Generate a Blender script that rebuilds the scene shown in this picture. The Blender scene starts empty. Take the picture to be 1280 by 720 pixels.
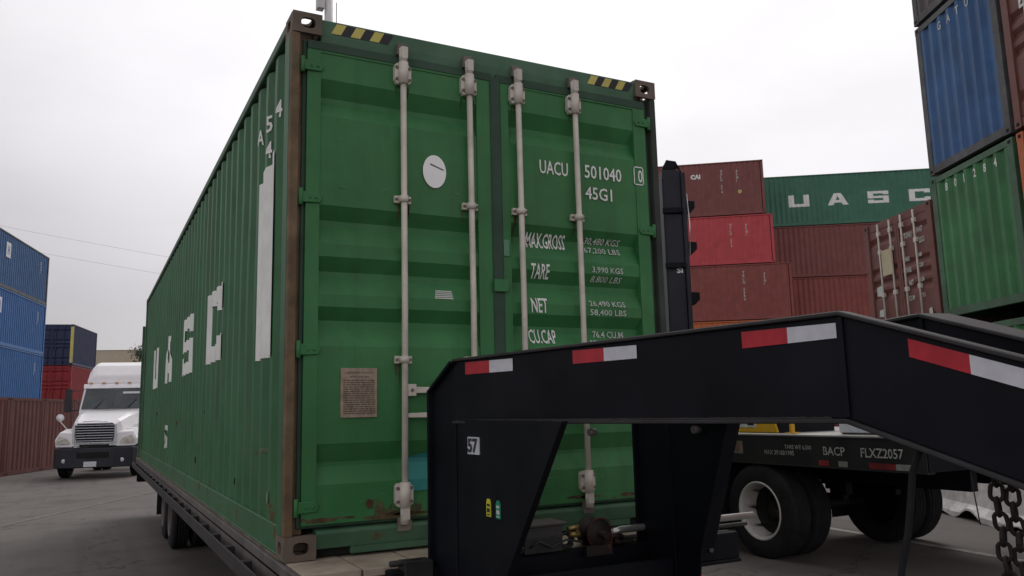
import bpy, bmesh, math, random
from mathutils import Vector, Matrix, noise
random.seed(7)
S = bpy.context.scene
COL = S.collection
R = math.radians
HB = 1.063            # height of the trailer deck
# ---------------------------------------------------------------- camera
yaw, pitch, roll = 0.483593621, 0.149684723, -0.0240264396
fw = Vector((math.sin(yaw)*math.cos(pitch), math.cos(yaw)*math.cos(pitch), math.sin(pitch)))
rt = Vector((math.cos(yaw), -math.sin(yaw), 0)); up = rt.cross(fw)
r2 = rt*math.cos(roll)+up*math.sin(roll); u2 = -rt*math.sin(roll)+up*math.cos(roll)
cd = bpy.data.cameras.new('camera'); cam = bpy.data.objects.new('camera', cd); COL.objects.link(cam)
M = Matrix((r2, u2, -fw)).transposed().to_4x4(); M.translation = Vector((-0.8873, -4.1696, 1.78)); cam.matrix_world = M
cd.sensor_width = 36; cd.lens = 1008.44/1280*36; cd.clip_end = 2000; cd.clip_start = .05
S.camera = cam
S.render.resolution_x = 1024; S.render.resolution_y = 576
S.view_settings.view_transform = 'Standard'; S.view_settings.look = 'None'; S.view_settings.exposure = 0.40; S.view_settings.gamma = 1
# ---------------------------------------------------------------- overcast sky
SUN_AZ, SUN_EL = R(38), R(48)       # azimuth measured from +y towards +x
W = bpy.data.worlds.new("World"); S.world = W; W.use_nodes = True
nt = W.node_tree; nt.nodes.clear(); N = nt.nodes.new; L = nt.links.new
out = N('ShaderNodeOutputWorld'); bg1 = N('ShaderNodeBackground'); bg2 = N('ShaderNodeBackground'); mix = N('ShaderNodeMixShader')
sky = N('ShaderNodeTexSky'); sky.sky_type = 'NISHITA'; sky.sun_disc = False; sky.sun_elevation = SUN_EL; sky.sun_rotation = SUN_AZ
L(sky.outputs[0], bg1.inputs[0]); bg1.inputs[1].default_value = .08
tc = N('ShaderNodeTexCoord'); mp = N('ShaderNodeMapping'); mp.inputs['Scale'].default_value = (1, 1, 2.2); L(tc.outputs['Generated'], mp.inputs[0])
nz = N('ShaderNodeTexNoise'); nz.inputs['Scale'].default_value = 2.4; nz.inputs['Detail'].default_value = 5; nz.inputs['Roughness'].default_value = .5; L(mp.outputs[0], nz.inputs[0])
dot = N('ShaderNodeVectorMath'); dot.operation = 'DOT_PRODUCT'; L(tc.outputs['Generated'], dot.inputs[0])
dot.inputs[1].default_value = (math.sin(SUN_AZ)*math.cos(SUN_EL), math.cos(SUN_AZ)*math.cos(SUN_EL), math.sin(SUN_EL))
m1 = N('ShaderNodeMapRange'); m1.inputs[1].default_value = .45; m1.inputs[2].default_value = .95; m1.inputs[3].default_value = .34; m1.inputs[4].default_value = .86; m1.interpolation_type = 'SMOOTHSTEP'
L(dot.outputs['Value'], m1.inputs[0])
m2 = N('ShaderNodeMath'); m2.operation = 'MULTIPLY_ADD'; L(nz.outputs[0], m2.inputs[0]); m2.inputs[1].default_value = .50; m2.inputs[2].default_value = .75
mb_ = N('ShaderNodeMapRange'); mb_.inputs[1].default_value = .35; mb_.inputs[2].default_value = -.45; mb_.inputs[3].default_value = 0; mb_.inputs[4].default_value = .42; L(dot.outputs['Value'], mb_.inputs[0])  # added bright sky lobe, unseen behind the camera, to fill truck and doors
ma = N('ShaderNodeMath'); ma.operation = 'ADD'; L(m1.outputs[0], ma.inputs[0]); L(mb_.outputs[0], ma.inputs[1])
m3 = N('ShaderNodeMath'); m3.operation = 'MULTIPLY'; L(ma.outputs[0], m3.inputs[0]); L(m2.outputs[0], m3.inputs[1])
tint = N('ShaderNodeMix'); tint.data_type = 'RGBA'; tint.inputs['A'].default_value = (1, .92, .975, 1); tint.inputs['B'].default_value = (1, .985, .99, 1); L(m1.outputs[0], tint.inputs['Factor'])
L(tint.outputs['Result'], bg2.inputs[0]); L(m3.outputs[0], bg2.inputs[1])
mix.inputs[0].default_value = .93; L(bg1.outputs[0], mix.inputs[1]); L(bg2.outputs[0], mix.inputs[2]); L(mix.outputs[0], out.inputs[0])
sl = bpy.data.lights.new('sun', 'SUN'); sl.energy = .8; sl.angle = R(25); sl.color = (1, .97, .93)
so = bpy.data.objects.new('sun', sl); COL.objects.link(so)
so.rotation_euler = Vector((math.sin(SUN_AZ)*math.cos(SUN_EL), math.cos(SUN_AZ)*math.cos(SUN_EL), math.sin(SUN_EL))).to_track_quat('Z', 'Y').to_euler()

# ---------------------------------------------------------------- materials
MC = {}
def mat(name, col, rough=.6, metal=0., var=.12, rust=0., rust_col=(.11,.045,.022), streak=.0, scale=2.5, bump=0., spec=.35, dirt=0., dirt_col=(.10,.085,.065), fade=0., rust_low=0., low_top=.5):
    if name in MC: return MC[name]
    m = bpy.data.materials.new(name); m.use_nodes = True; t = m.node_tree; n = t.nodes.new; l = t.links.new
    b = t.nodes['Principled BSDF']; b.inputs['Roughness'].default_value = rough; b.inputs['Metallic'].default_value = metal
    b.inputs['Specular IOR Level'].default_value = spec
    tc = n('ShaderNodeTexCoord')
    def noise_(sc, det=6, rg=.6, mapping=None):
        x = n('ShaderNodeTexNoise'); x.inputs['Scale'].default_value = sc; x.inputs['Detail'].default_value = det; x.inputs['Roughness'].default_value = rg
        if mapping:
            mm = n('ShaderNodeMapping'); mm.inputs['Scale'].default_value = mapping; l(tc.outputs['Object'], mm.inputs[0]); l(mm.outputs[0], x.inputs[0])
        else: l(tc.outputs['Object'], x.inputs[0])
        return x.outputs[0]
    def ramp(src, a, b_, lo=0, hi=1):
        x = n('ShaderNodeMapRange'); x.inputs[1].default_value = a; x.inputs[2].default_value = b_; x.inputs[3].default_value = lo; x.inputs[4].default_value = hi; l(src, x.inputs[0]); return x.outputs[0]
    def mixc(f, a, b_, mode='MIX'):
        x = n('ShaderNodeMix'); x.data_type = 'RGBA'; x.blend_type = mode
        if hasattr(f, 'links'): l(f, x.inputs['Factor'])
        else: x.inputs['Factor'].default_value = f
        for s, v in (('A', a), ('B', b_)):
            if hasattr(v, 'links'): l(v, x.inputs[s])
            else: x.inputs[s].default_value = (*v, 1)
        return x.outputs['Result']
    dark = tuple(c*(1-var*1.6) for c in col); lite = tuple(min(1, c*(1+var)+var*.015) for c in col)
    c = mixc(ramp(noise_(scale), .3, .7), dark, lite)
    if fade: c = mixc(ramp(noise_(.45, 3), .42, .7, 0, fade), c, tuple(min(1, x*1.2+.035) for x in col))
    if streak: c = mixc(ramp(noise_(1, 5, .6, (9, 9, .55)), .5, .78, 0, streak), c, tuple(x*.45+.012 for x in col))
    if dirt: c = mixc(ramp(noise_(1.3, 8, .7), .46, .74, 0, dirt), c, dirt_col)
    if rust:
        src = noise_(3.4, 12, .72)
        if rust_low:      # corrosion gathers along the bottom edge of the steel
            sx_ = n('ShaderNodeSeparateXYZ'); l(tc.outputs['Object'], sx_.inputs[0]); ad = n('ShaderNodeMath'); ad.operation = 'ADD'; l(src, ad.inputs[0]); l(ramp(sx_.outputs[2], low_top, .1, 0, rust_low), ad.inputs[1]); src = ad.outputs[0]
        rm = ramp(src, .70-rust*.3, .74-rust*.22)
        c = mixc(rm, c, mixc(ramp(noise_(22), .3, .7), tuple(x*.6 for x in rust_col), tuple(x*1.5 for x in rust_col)))
        l(ramp(rm, 0, 1, rough, .9), b.inputs['Roughness'])
    l(c, b.inputs['Base Color'])
    if bump:
        bp = n('ShaderNodeBump'); bp.inputs['Strength'].default_value = bump; bp.inputs['Distance'].default_value = .02; l(noise_(scale*1.4, 4), bp.inputs['Height']); l(bp.outputs[0], b.inputs['Normal'])
    MC[name] = m; return m

GREEN  = mat('shaded_green_paint', (.030,.135,.050), .5, rust=.12, streak=.5, var=.16, bump=.15, dirt=.4, dirt_col=(.060,.080,.040), fade=.3, spec=.3, rust_low=.07, low_top=.6)  # base green darker than the doors, with the side's shade painted in
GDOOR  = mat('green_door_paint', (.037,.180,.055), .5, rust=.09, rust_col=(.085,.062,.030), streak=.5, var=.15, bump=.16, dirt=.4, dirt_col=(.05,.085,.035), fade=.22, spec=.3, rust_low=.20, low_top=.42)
GRAIL  = mat('green_rail_paint', (.05,.13,.07), .55, rust=.25, var=.25, dirt=.5)
GHEAD  = mat('grey_green_paint', (.070,.165,.095), .5, rust=.06, var=.2, dirt=.3)
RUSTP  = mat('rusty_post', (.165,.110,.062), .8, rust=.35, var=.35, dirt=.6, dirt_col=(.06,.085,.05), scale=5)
CAST   = mat('corner_casting_steel', (.165,.130,.10), .75, rust=.2, var=.3)
GASK   = mat('door_gasket', (.034,.075,.048), .7, var=.2)
ROD    = mat('galvanised_rod', (.60,.56,.49), .55, .1, rust=.20, rust_col=(.22,.12,.07), var=.14, dirt=.4, dirt_col=(.42,.37,.30), scale=7)
CAMH   = mat('cam_lock_steel', (.18,.16,.14), .7, .3, rust=.4, var=.3)
WHITE  = mat('white_marking', (.80,.82,.78), .6, var=.06, dirt=.35, dirt_col=(.42,.46,.40), scale=9)
WHITED = mat('worn_white_marking', (.55,.58,.54), .6, var=.15, dirt=.5, dirt_col=(.25,.30,.25), scale=14)
YEL    = mat('yellow_sticker', (.62,.55,.14), .6, var=.12, dirt=.5, dirt_col=(.4,.38,.25))
BLK    = mat('black_sticker', (.03,.032,.035), .6)
BLACK  = mat('black_frame_paint', (.0042,.0055,.0095), .55, var=.25, rust=.06, rust_col=(.016,.010,.008), bump=.08, dirt=.3, dirt_col=(.008,.0075,.008), spec=.13)
BLACKD = mat('worn_black_frame_edge', (.025,.024,.025), .6, var=.3, rust=.2, rust_col=(.07,.035,.02), dirt=.6, dirt_col=(.045,.040,.036), scale=6)
STEEL  = mat('dull_steel', (.14,.125,.12), .6, .2, rust=.3, var=.3, dirt=.6, dirt_col=(.09,.08,.07))
WOOD   = mat('deck_boards', (.40,.345,.265), .85, var=.25, streak=.2, dirt=.6, dirt_col=(.22,.19,.15), scale=4)
RUBBER = mat('tyre_rubber', (.009,.009,.011), .85, var=.3, spec=.3, dirt=.3, dirt_col=(.018,.017,.016), scale=8)
RIMW   = mat('white_rim_paint', (.52,.50,.47), .5, var=.15, dirt=.6, dirt_col=(.22,.19,.16), scale=6)
REDR   = mat('red_reflective', (.42,.012,.025), .35, var=.12, scale=20)
WHR    = mat('white_reflective', (.58,.60,.64), .35, var=.08, scale=20)
CHROME = mat('silver_steel', (.62,.62,.60), .3, .8, var=.08)
PLATE  = mat('aluminium_data_plate', (.36,.29,.22), .5, .3, var=.25, dirt=.7, dirt_col=(.26,.2,.14), scale=20)
INK    = mat('plate_ink', (.10,.075,.055), .7)
BROWN  = mat('brown_container_paint', bump=.3, col=(.20,.062,.055), rough=.55, streak=.35, var=.12, rust=.04, dirt=.3, dirt_col=(.12,.06,.05), fade=.3)
BROWN2 = mat('oxide_red_container_paint', bump=.3, col=(.25,.062,.048), rough=.55, streak=.35, var=.12, rust=.04, dirt=.25, dirt_col=(.13,.06,.05), fade=.3)
BROWN3 = mat('dark_brown_container_paint', bump=.3, col=(.17,.062,.050), rough=.55, streak=.4, var=.15, rust=.08, dirt=.3, fade=.2)
MAROON = mat('dull_maroon_container_paint', bump=.3, col=(.125,.036,.032), rough=.6, streak=.5, var=.15, rust=.06, dirt=.3, dirt_col=(.06,.04,.035))
REDC   = mat('red_container_paint', bump=.3, col=(.48,.06,.07), rough=.55, streak=.3, var=.1, rust=.03, dirt=.25, dirt_col=(.3,.06,.06), fade=.3)
REDF   = mat('bright_red_container_paint', (.26,.018,.02), .55, streak=.2, var=.1)
ORANGE = mat('orange_container_paint', bump=.3, col=(.50,.13,.04), rough=.55, streak=.3, var=.12, rust=.06, dirt=.3, dirt_col=(.3,.10,.05))
BLUE   = mat('blue_container_paint', bump=.3, col=(.020,.125,.36), rough=.5, streak=.35, var=.12, rust=.04, dirt=.3, dirt_col=(.04,.07,.13), fade=.3)
BLUE2  = mat('faded_blue_container_paint', bump=.3, col=(.034,.115,.28), rough=.55, streak=.5, var=.15, rust=.06, dirt=.4, dirt_col=(.07,.09,.12), fade=.4)
NAVY   = mat('navy_container_paint', (.022,.032,.085), .55, streak=.3, var=.15)
GREENF = mat('far_green_container_paint', bump=.3, col=(.04,.155,.10), rough=.5, streak=.2, var=.1, dirt=.2, dirt_col=(.05,.12,.09), fade=.3)
GREEN2 = mat('mid_green_container_paint', bump=.3, col=(.038,.18,.060), rough=.5, streak=.5, var=.16, rust=.05, dirt=.4, dirt_col=(.05,.11,.06), fade=.4)
GREYBR = mat('grey_brown_paint', (.13,.105,.105), .6, streak=.4, var=.2, dirt=.4)
FRAMEG = mat('grey_frame_paint', (.10,.105,.11), .65, var=.3, rust=.15, dirt=.4)
DARK   = mat('dark_recess', (.012,.012,.012), .9)

# ---------------------------------------------------------------- mesh builder
class MB:
    def __init__(s): s.v = []; s.f = []; s.m = []; s.sm = []
    def add(s, vs, fs, mi=0, smooth=False):
        b = len(s.v); s.v += [tuple(x) for x in vs]
        for f in fs: s.f.append([b+i for i in f]); s.m.append(mi); s.sm.append(smooth)
        return s
    def box(s, x0, y0, z0, x1, y1, z1, mi=0):
        x0, x1 = sorted((x0, x1)); y0, y1 = sorted((y0, y1)); z0, z1 = sorted((z0, z1))
        return s.add([(x0,y0,z0),(x1,y0,z0),(x1,y1,z0),(x0,y1,z0),(x0,y0,z1),(x1,y0,z1),(x1,y1,z1),(x0,y1,z1)],
            [(0,3,2,1),(4,5,6,7),(0,1,5,4),(1,2,6,5),(2,3,7,6),(3,0,4,7)], mi)
    def prism(s, pts, vec, mi=0, smooth=False):
        n = len(pts); vec = Vector(vec); a = [Vector(p) for p in pts]
        return s.add(a+[p+vec for p in a], [list(range(n))[::-1], list(range(n, 2*n))]+[(i, (i+1) % n, n+(i+1) % n, n+i) for i in range(n)], mi, smooth)
    def tube(s, pts, r, n=10, mi=0, cap=True):
        pts = [Vector(p) for p in pts]; rs = r if isinstance(r, (list, tuple)) else [r]*len(pts)
        vs = []; prev = None
        for i, p in enumerate(pts):
            d = ((pts[min(i+1, len(pts)-1)]-pts[max(i-1, 0)])).normalized()
            if prev is None:
                a = d.orthogonal().normalized()
            else:
                a = (prev-d*prev.dot(d)).normalized()
            prev = a; b = d.cross(a)
            vs += [p+(a*math.cos(2*math.pi*k/n)+b*math.sin(2*math.pi*k/n))*rs[i] for k in range(n)]
        fs = [(i*n+k, i*n+(k+1) % n, (i+1)*n+(k+1) % n, (i+1)*n+k) for i in range(len(pts)-1) for k in range(n)]
        s.add(vs, fs, mi, True)
        if cap: s.add(vs[:n], [list(range(n))[::-1]], mi); s.add(vs[-n:], [list(range(n))], mi)
        return s
    def lathe(s, prof, c, axis, n=32, mi=0, smooth=True):   # prof: (distance along axis, radius)
        c = Vector(c); ax = Vector(axis).normalized(); a = ax.orthogonal().normalized(); b = ax.cross(a); vs = []
        for t, r in prof: vs += [c+ax*t+(a*math.cos(2*math.pi*k/n)+b*math.sin(2*math.pi*k/n))*r for k in range(n)]
        return s.add(vs, [(i*n+k, i*n+(k+1) % n, (i+1)*n+(k+1) % n, (i+1)*n+k) for i in range(len(prof)-1) for k in range(n)], mi, smooth)
    def build(s, name, mats, parent=None, bevel=0, label=None, seg=1, loc=None):
        me = bpy.data.meshes.new(name); me.from_pydata(s.v, [], s.f)
        for m in (mats if isinstance(mats, (list, tuple)) else [mats]): me.materials.append(m)
        me.polygons.foreach_set('material_index', s.m); me.polygons.foreach_set('use_smooth', s.sm)
        bm = bmesh.new(); bm.from_mesh(me); bmesh.ops.remove_doubles(bm, verts=bm.verts, dist=1e-5); bmesh.ops.recalc_face_normals(bm, faces=bm.faces); bm.to_mesh(me); bm.free()
        me.update()
        o = bpy.data.objects.new(name, me); COL.objects.link(o)
        if parent: o.parent = parent
        if label: o['label'] = label
        if loc: o.location = loc
        if bevel:
            b = o.modifiers.new('bevel', 'BEVEL'); b.width = bevel; b.segments = seg; b.limit_method = 'ANGLE'; b.angle_limit = R(40)
        return o
def thing(name, label, cat, loc=(0,0,0), rz=0, group=None):
    o = bpy.data.objects.new(name, None); COL.objects.link(o); o.location = loc; o.rotation_euler = (0, 0, rz); o.empty_display_size = .3
    o['label'] = label; o['category'] = cat
    if group: o['group'] = group
    return o
def tag(o, label, cat, group=None):
    o['label'] = label; o['category'] = cat
    if group: o['group'] = group
    return o
def struct(o): o['kind'] = 'structure'; return o
def plate_holes(name, outline, holes, thick, m, parent, mtx, bevel=0):
    """flat plate with holes, outline in (u,v), mapped with a 4x4 matrix"""
    cu = bpy.data.curves.new(name, 'CURVE'); cu.dimensions = '2D'; cu.fill_mode = 'BOTH'; cu.extrude = thick/2
    for pts in [outline]+holes:
        sp = cu.splines.new('POLY'); sp.points.add(len(pts)-1); sp.use_cyclic_u = True
        for i, p in enumerate(pts): sp.points[i].co = (p[0], p[1], 0, 1)
    t = bpy.data.objects.new(name, cu); COL.objects.link(t); bpy.context.view_layer.update()
    me = bpy.data.meshes.new_from_object(t.evaluated_get(bpy.context.evaluated_depsgraph_get()))
    bpy.data.objects.remove(t); me.transform(mtx); me.materials.clear(); me.materials.append(m); me.update()
    return me
# -- lettering --------------------------------------------------------------
def text_uv(s, h, width=None, xs=.62, bold=0., space=1., shear=0.):
    cu = bpy.data.curves.new('t', 'FONT'); cu.body = s; cu.size = 1; cu.offset = bold; cu.resolution_u = 2; cu.space_character = space; cu.shear = shear
    t = bpy.data.objects.new('t', cu); COL.objects.link(t); bpy.context.view_layer.update()
    me = bpy.data.meshes.new_from_object(t.evaluated_get(bpy.context.evaluated_depsgraph_get())); bpy.data.objects.remove(t)
    bm = bmesh.new(); bm.from_mesh(me); bpy.data.meshes.remove(me)
    bmesh.ops.remove_doubles(bm, verts=bm.verts, dist=1e-5)
    x0 = min(v.co.x for v in bm.verts); x1 = max(v.co.x for v in bm.verts); y0 = min(v.co.y for v in bm.verts); y1 = max(v.co.y for v in bm.verts)
    sy = h/(y1-y0) if y1 > y0 else 1; sx = width/(x1-x0) if width else sy*xs
    for v in bm.verts: v.co = Vector(((v.co.x-x0)*sx, (v.co.y-y0)*sy, 0))
    return bm
GL = {'U': [[(0,0),(1,0),(1,1),(.73,1),(.73,.24),(.27,.24),(.27,1),(0,1)]],
      'C': [[(0,0),(1,0),(1,.33),(.72,.33),(.72,.22),(.28,.22),(.28,.78),(.72,.78),(.72,.67),(1,.67),(1,1),(0,1)]],
      'S': [[(0,0),(1,0),(1,.59),(.27,.59),(.27,.79),(.73,.79),(.73,.70),(1,.70),(1,1),(0,1),(0,.41),(.73,.41),(.73,.21),(.27,.21),(.27,.30),(0,.30)]],
      'A': [[(0,0),(.27,0),(.34,.22),(.66,.22),(.73,0),(1,0),(.66,1),(.5,1),(.5,.78),(.59,.42),(.41,.42),(.5,.78),(.5,1),(.34,1)]]}
def glyph_uv(ch, w, h, rnd=.08):
    bm = bmesh.new()
    if ch == 'A':
        ps = [[(0,0),(.27,0),(.335,.2),(.665,.2),(.73,0),(1,0),(.86,.42),(.14,.42)], [(.14,.42),(.405,.42),(.5,.76),(.5,1),(.33,1)], [(.595,.42),(.86,.42),(.67,1),(.5,1),(.5,.76)]]
    else: ps = GL[ch]
    for p in ps: bm.faces.new([bm.verts.new((a*w, b*h, 0)) for a, b in p])
    bm.normal_update(); bmesh.ops.triangulate(bm, faces=bm.faces); return bm
def rect_uv(w, h, slant=0):
    bm = bmesh.new(); bm.faces.new([bm.verts.new((0,0,0)), bm.verts.new((w,0,0)), bm.verts.new((w+slant,h,0)), bm.verts.new((slant,h,0))]); return bm
def poly_uv(pts):
    bm = bmesh.new(); bm.faces.new([bm.verts.new((p[0], p[1], 0)) for p in pts]); return bm
def lay(bm, fn, m, parent, name='marking', ubreaks=(), vbreaks=(), label=None):
    for ax, brk in ((Vector((1,0,0)), ubreaks), (Vector((0,1,0)), vbreaks)):
        for b in brk:
            bmesh.ops.bisect_plane(bm, geom=bm.verts[:]+bm.edges[:]+bm.faces[:], plane_co=ax*b, plane_no=ax, dist=1e-5)
    for v in bm.verts: v.co = Vector(fn(v.co.x, v.co.y))
    me = bpy.data.meshes.new(name); bm.to_mesh(me); bm.free(); me.materials.append(m)
    o = bpy.data.objects.new(name, me); COL.objects.link(o); o.parent = parent
    if label: o['label'] = label
    return o
def join_into(o, me2):
    bm = bmesh.new(); bm.from_mesh(o.data); bm.from_mesh(me2); bm.to_mesh(o.data); bm.free()

# ---------------------------------------------------------------- containers
CW = 2.438
def prof_pts(length, pitch=.278, depth=.036, start=0.):
    a = pitch*.26; s = pitch*.24; pts = [(start, 0)]; t = start
    while t < length-1e-6:
        for dt, d in ((a, 0), (s, depth), (a, depth), (s, 0)):
            t += dt
            if t >= length: break
            pts.append((t, d))
        else: continue
        break
    pts.append((length, pts[-1][1])); return pts
def prof_at(pts, t):
    for (t0, d0), (t1, d1) in zip(pts, pts[1:]):
        if t0 <= t <= t1: return d0 if t1 == t0 else d0+(d1-d0)*(t-t0)/(t1-t0)
    return 0.
def corr(mb, fn, pts, v0, v1, mi=0, rows=None):
    """fn(t, depth, v) -> xyz"""
    n = len(pts); mb.add([fn(t, d, v0) for t, d in pts]+[fn(t, d, v1) for t, d in pts], [(i, i+1, n+i+1, n+i) for i in range(n-1)], mi)
EP = .29
def box_casting(mb, x, y, z, sx, sy, sz, mi=0, dark=1):
    """casting occupying from corner (x,y,z) inward by signs"""
    mb.box(x, y, z, x+sx*.162, y+sy*.178, z+sz*.118, mi)
DOORZ = [(2.54,2.45,2.42,2.33),(1.83,1.755,1.72,1.62),(1.55,1.475,1.44,1.345),(1.28,1.21,1.17,1.07),(.566,.47,.45,.36)]
def door_profile(z0, z1, H, depth=.048):
    pts = [(z0, 0)]
    k = H/2.896
    for a, b, c, d in DOORZ[::-1]: pts += [(d*k, 0), (c*k, depth), (b*k, depth), (a*k, 0)]
    return pts+[(z1, 0)]

def container(label, group, paint, L=12.192, H=2.896, loc=(0,0,0), rz=0, door='simple', frame=None, bar=None, rib=.045):
    """local frame: doors face -y at y=0, x 0..2.438, z 0..H"""
    t = thing('shipping_container', label, 'container', loc, rz, group); frame = frame or paint
    pitch = .278
    P = prof_pts(L-.16, pitch, .036, .13)
    mb = MB(); corr(mb, lambda a, d, v: (.012+d, a, v), P, .16, H-.08); mb.build('side_panel', paint, t)
    mb = MB(); corr(mb, lambda a, d, v: (CW-.012-d, a, v), P, .16, H-.08); mb.build('side_panel', paint, t)
    mb = MB(); corr(mb, lambda a, d, v: (v, a, H-.012-d), prof_pts(L-.1, .209, .02, .12), .05, CW-.05); mb.build('roof', paint, t)
    PE = prof_pts(CW-.16, EP, rib, .16)
    mb = MB(); corr(mb, lambda a, d, v: (a, L-.012-d, v), PE, .12, H-.1); mb.build('end_panel', paint, t)
    def one(name, *bx): f = MB(); f.box(*bx); return f.build(name, frame, t)
    for x0, x1 in ((0, .06), (CW-.06, CW)): one('top_rail', x0, .178, H-.065, x1, L-.178, H-.003)
    one('end_header', .162, L-.10, H-.11, CW-.162, L-.004, H-.004); one('door_header', .162, .03, H-.16, CW-.162, .11, H-.004)
    for x0, x1 in ((.001, .06), (CW-.06, CW-.001)): one('bottom_rail', x0, .178, .012, x1, L-.178, .165)
    one('end_sill', .162, L-.10, .012, CW-.162, L-.004, .15); one('door_sill', .162, .015, .012, CW-.162, .10, .14)
    f = MB(); f.box(.05, .1, .10, CW-.05, L-.1, .15); f.build('floor_frame', DARK, t)
    for x in (0, CW-.16):
        for y0, y1 in ((.003, .10), (L-.13, L-.003)):
            f = MB(); f.box(x+.003, y0, .118, x+.157, y1, H-.118); f.build('corner_post', frame, t)
    for x, sx in ((0, 1), (CW, -1)):
        for y, sy in ((0, 1), (L, -1)):
            for zc, sz in ((0, 1), (H, -1)):
                f = MB(); box_casting(f, x, y, zc, sx, sy, sz); z = .032 if sz > 0 else H-.086
                f.box(x+sx*.045, y-sy*.003, z, x+sx*.115, y+sy*.01, z+.054, 1); f.box(x-sx*.003, y+sy*.05, z, x+sx*.01, y+sy*.125, z+.054, 1)
                f.build('corner_casting', [frame, DARK], t)
    if door == 'simple':
        for x0, x1 in ((.10, CW/2-.008), (CW/2+.008, CW-.10)):
            d = MB(); pz = door_profile(.16, H-.17, H)
            n = len(pz); d.add([(x0+.06, .03+dd, z) for z, dd in pz]+[(x1-.06, .03+dd, z) for z, dd in pz], [(i, i+1, n+i+1, n+i) for i in range(n-1)])
            d.box(x0, .02, .15, x0+.06, .07, H-.165); d.box(x1-.06, .02, .15, x1, .07, H-.165)
            dr = d.build('door', paint, t)
            for q in (.42, .82):
                b = MB(); xx = x0+(x1-x0)*(q if x0 < 1 else q-.24); b.tube([(xx, -.005, .05), (xx, -.005, H-.05)], .019, 6)
                for z in (.25, 1.0, 1.9, H-.3): b.box(xx-.05, -.02, z, xx+.05, .025, z+.09)
                b.build('locking_bar', bar or ROD, dr)
    return t
def end_place(P, v_deg):       # door/blind end visible: left bottom corner P, direction to the right v
    return dict(loc=P, rz=R(v_deg))
def blind_place(P, v_deg, L):  # blind end visible: seen from outside, left corner is x=CW,y=L
    r = R(v_deg)+math.pi; x = Vector((math.cos(r), math.sin(r), 0)); y = Vector((-math.sin(r), math.cos(r), 0))
    return dict(loc=tuple(Vector(P)-x*CW-y*L), rz=r)
def side_place(P, v_deg):      # side x=W visible (its outward normal faces the viewer), left bottom corner P, y runs to the right
    r = R(v_deg)-math.pi/2; x = Vector((math.cos(r), math.sin(r), 0))
    return dict(loc=tuple(Vector(P)-x*CW), rz=r)
def side_mark(t, s, y, z, h, m=WHITE, vertical=False, **k):
    """writing on the x=W side, y from the left corner"""
    if vertical:
        for i, ch in enumerate(s):
            if ch != ' ': side_mark(t, ch, y, z-i*h*1.25, h, m, **k)
        return
    bm = glyph_uv(s, k['width'], h) if k.get('block') else text_uv(s, h, **k)
    P = prof_pts(12.192-.16, .278, .036, .13)
    brk = [p[0]-y for p in P if -.1 < p[0]-y < 12]
    return lay(bm, lambda u, v: (CW-.012-prof_at(P, u+y)+.004, u+y, z+v), m, t, ubreaks=brk)

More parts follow.
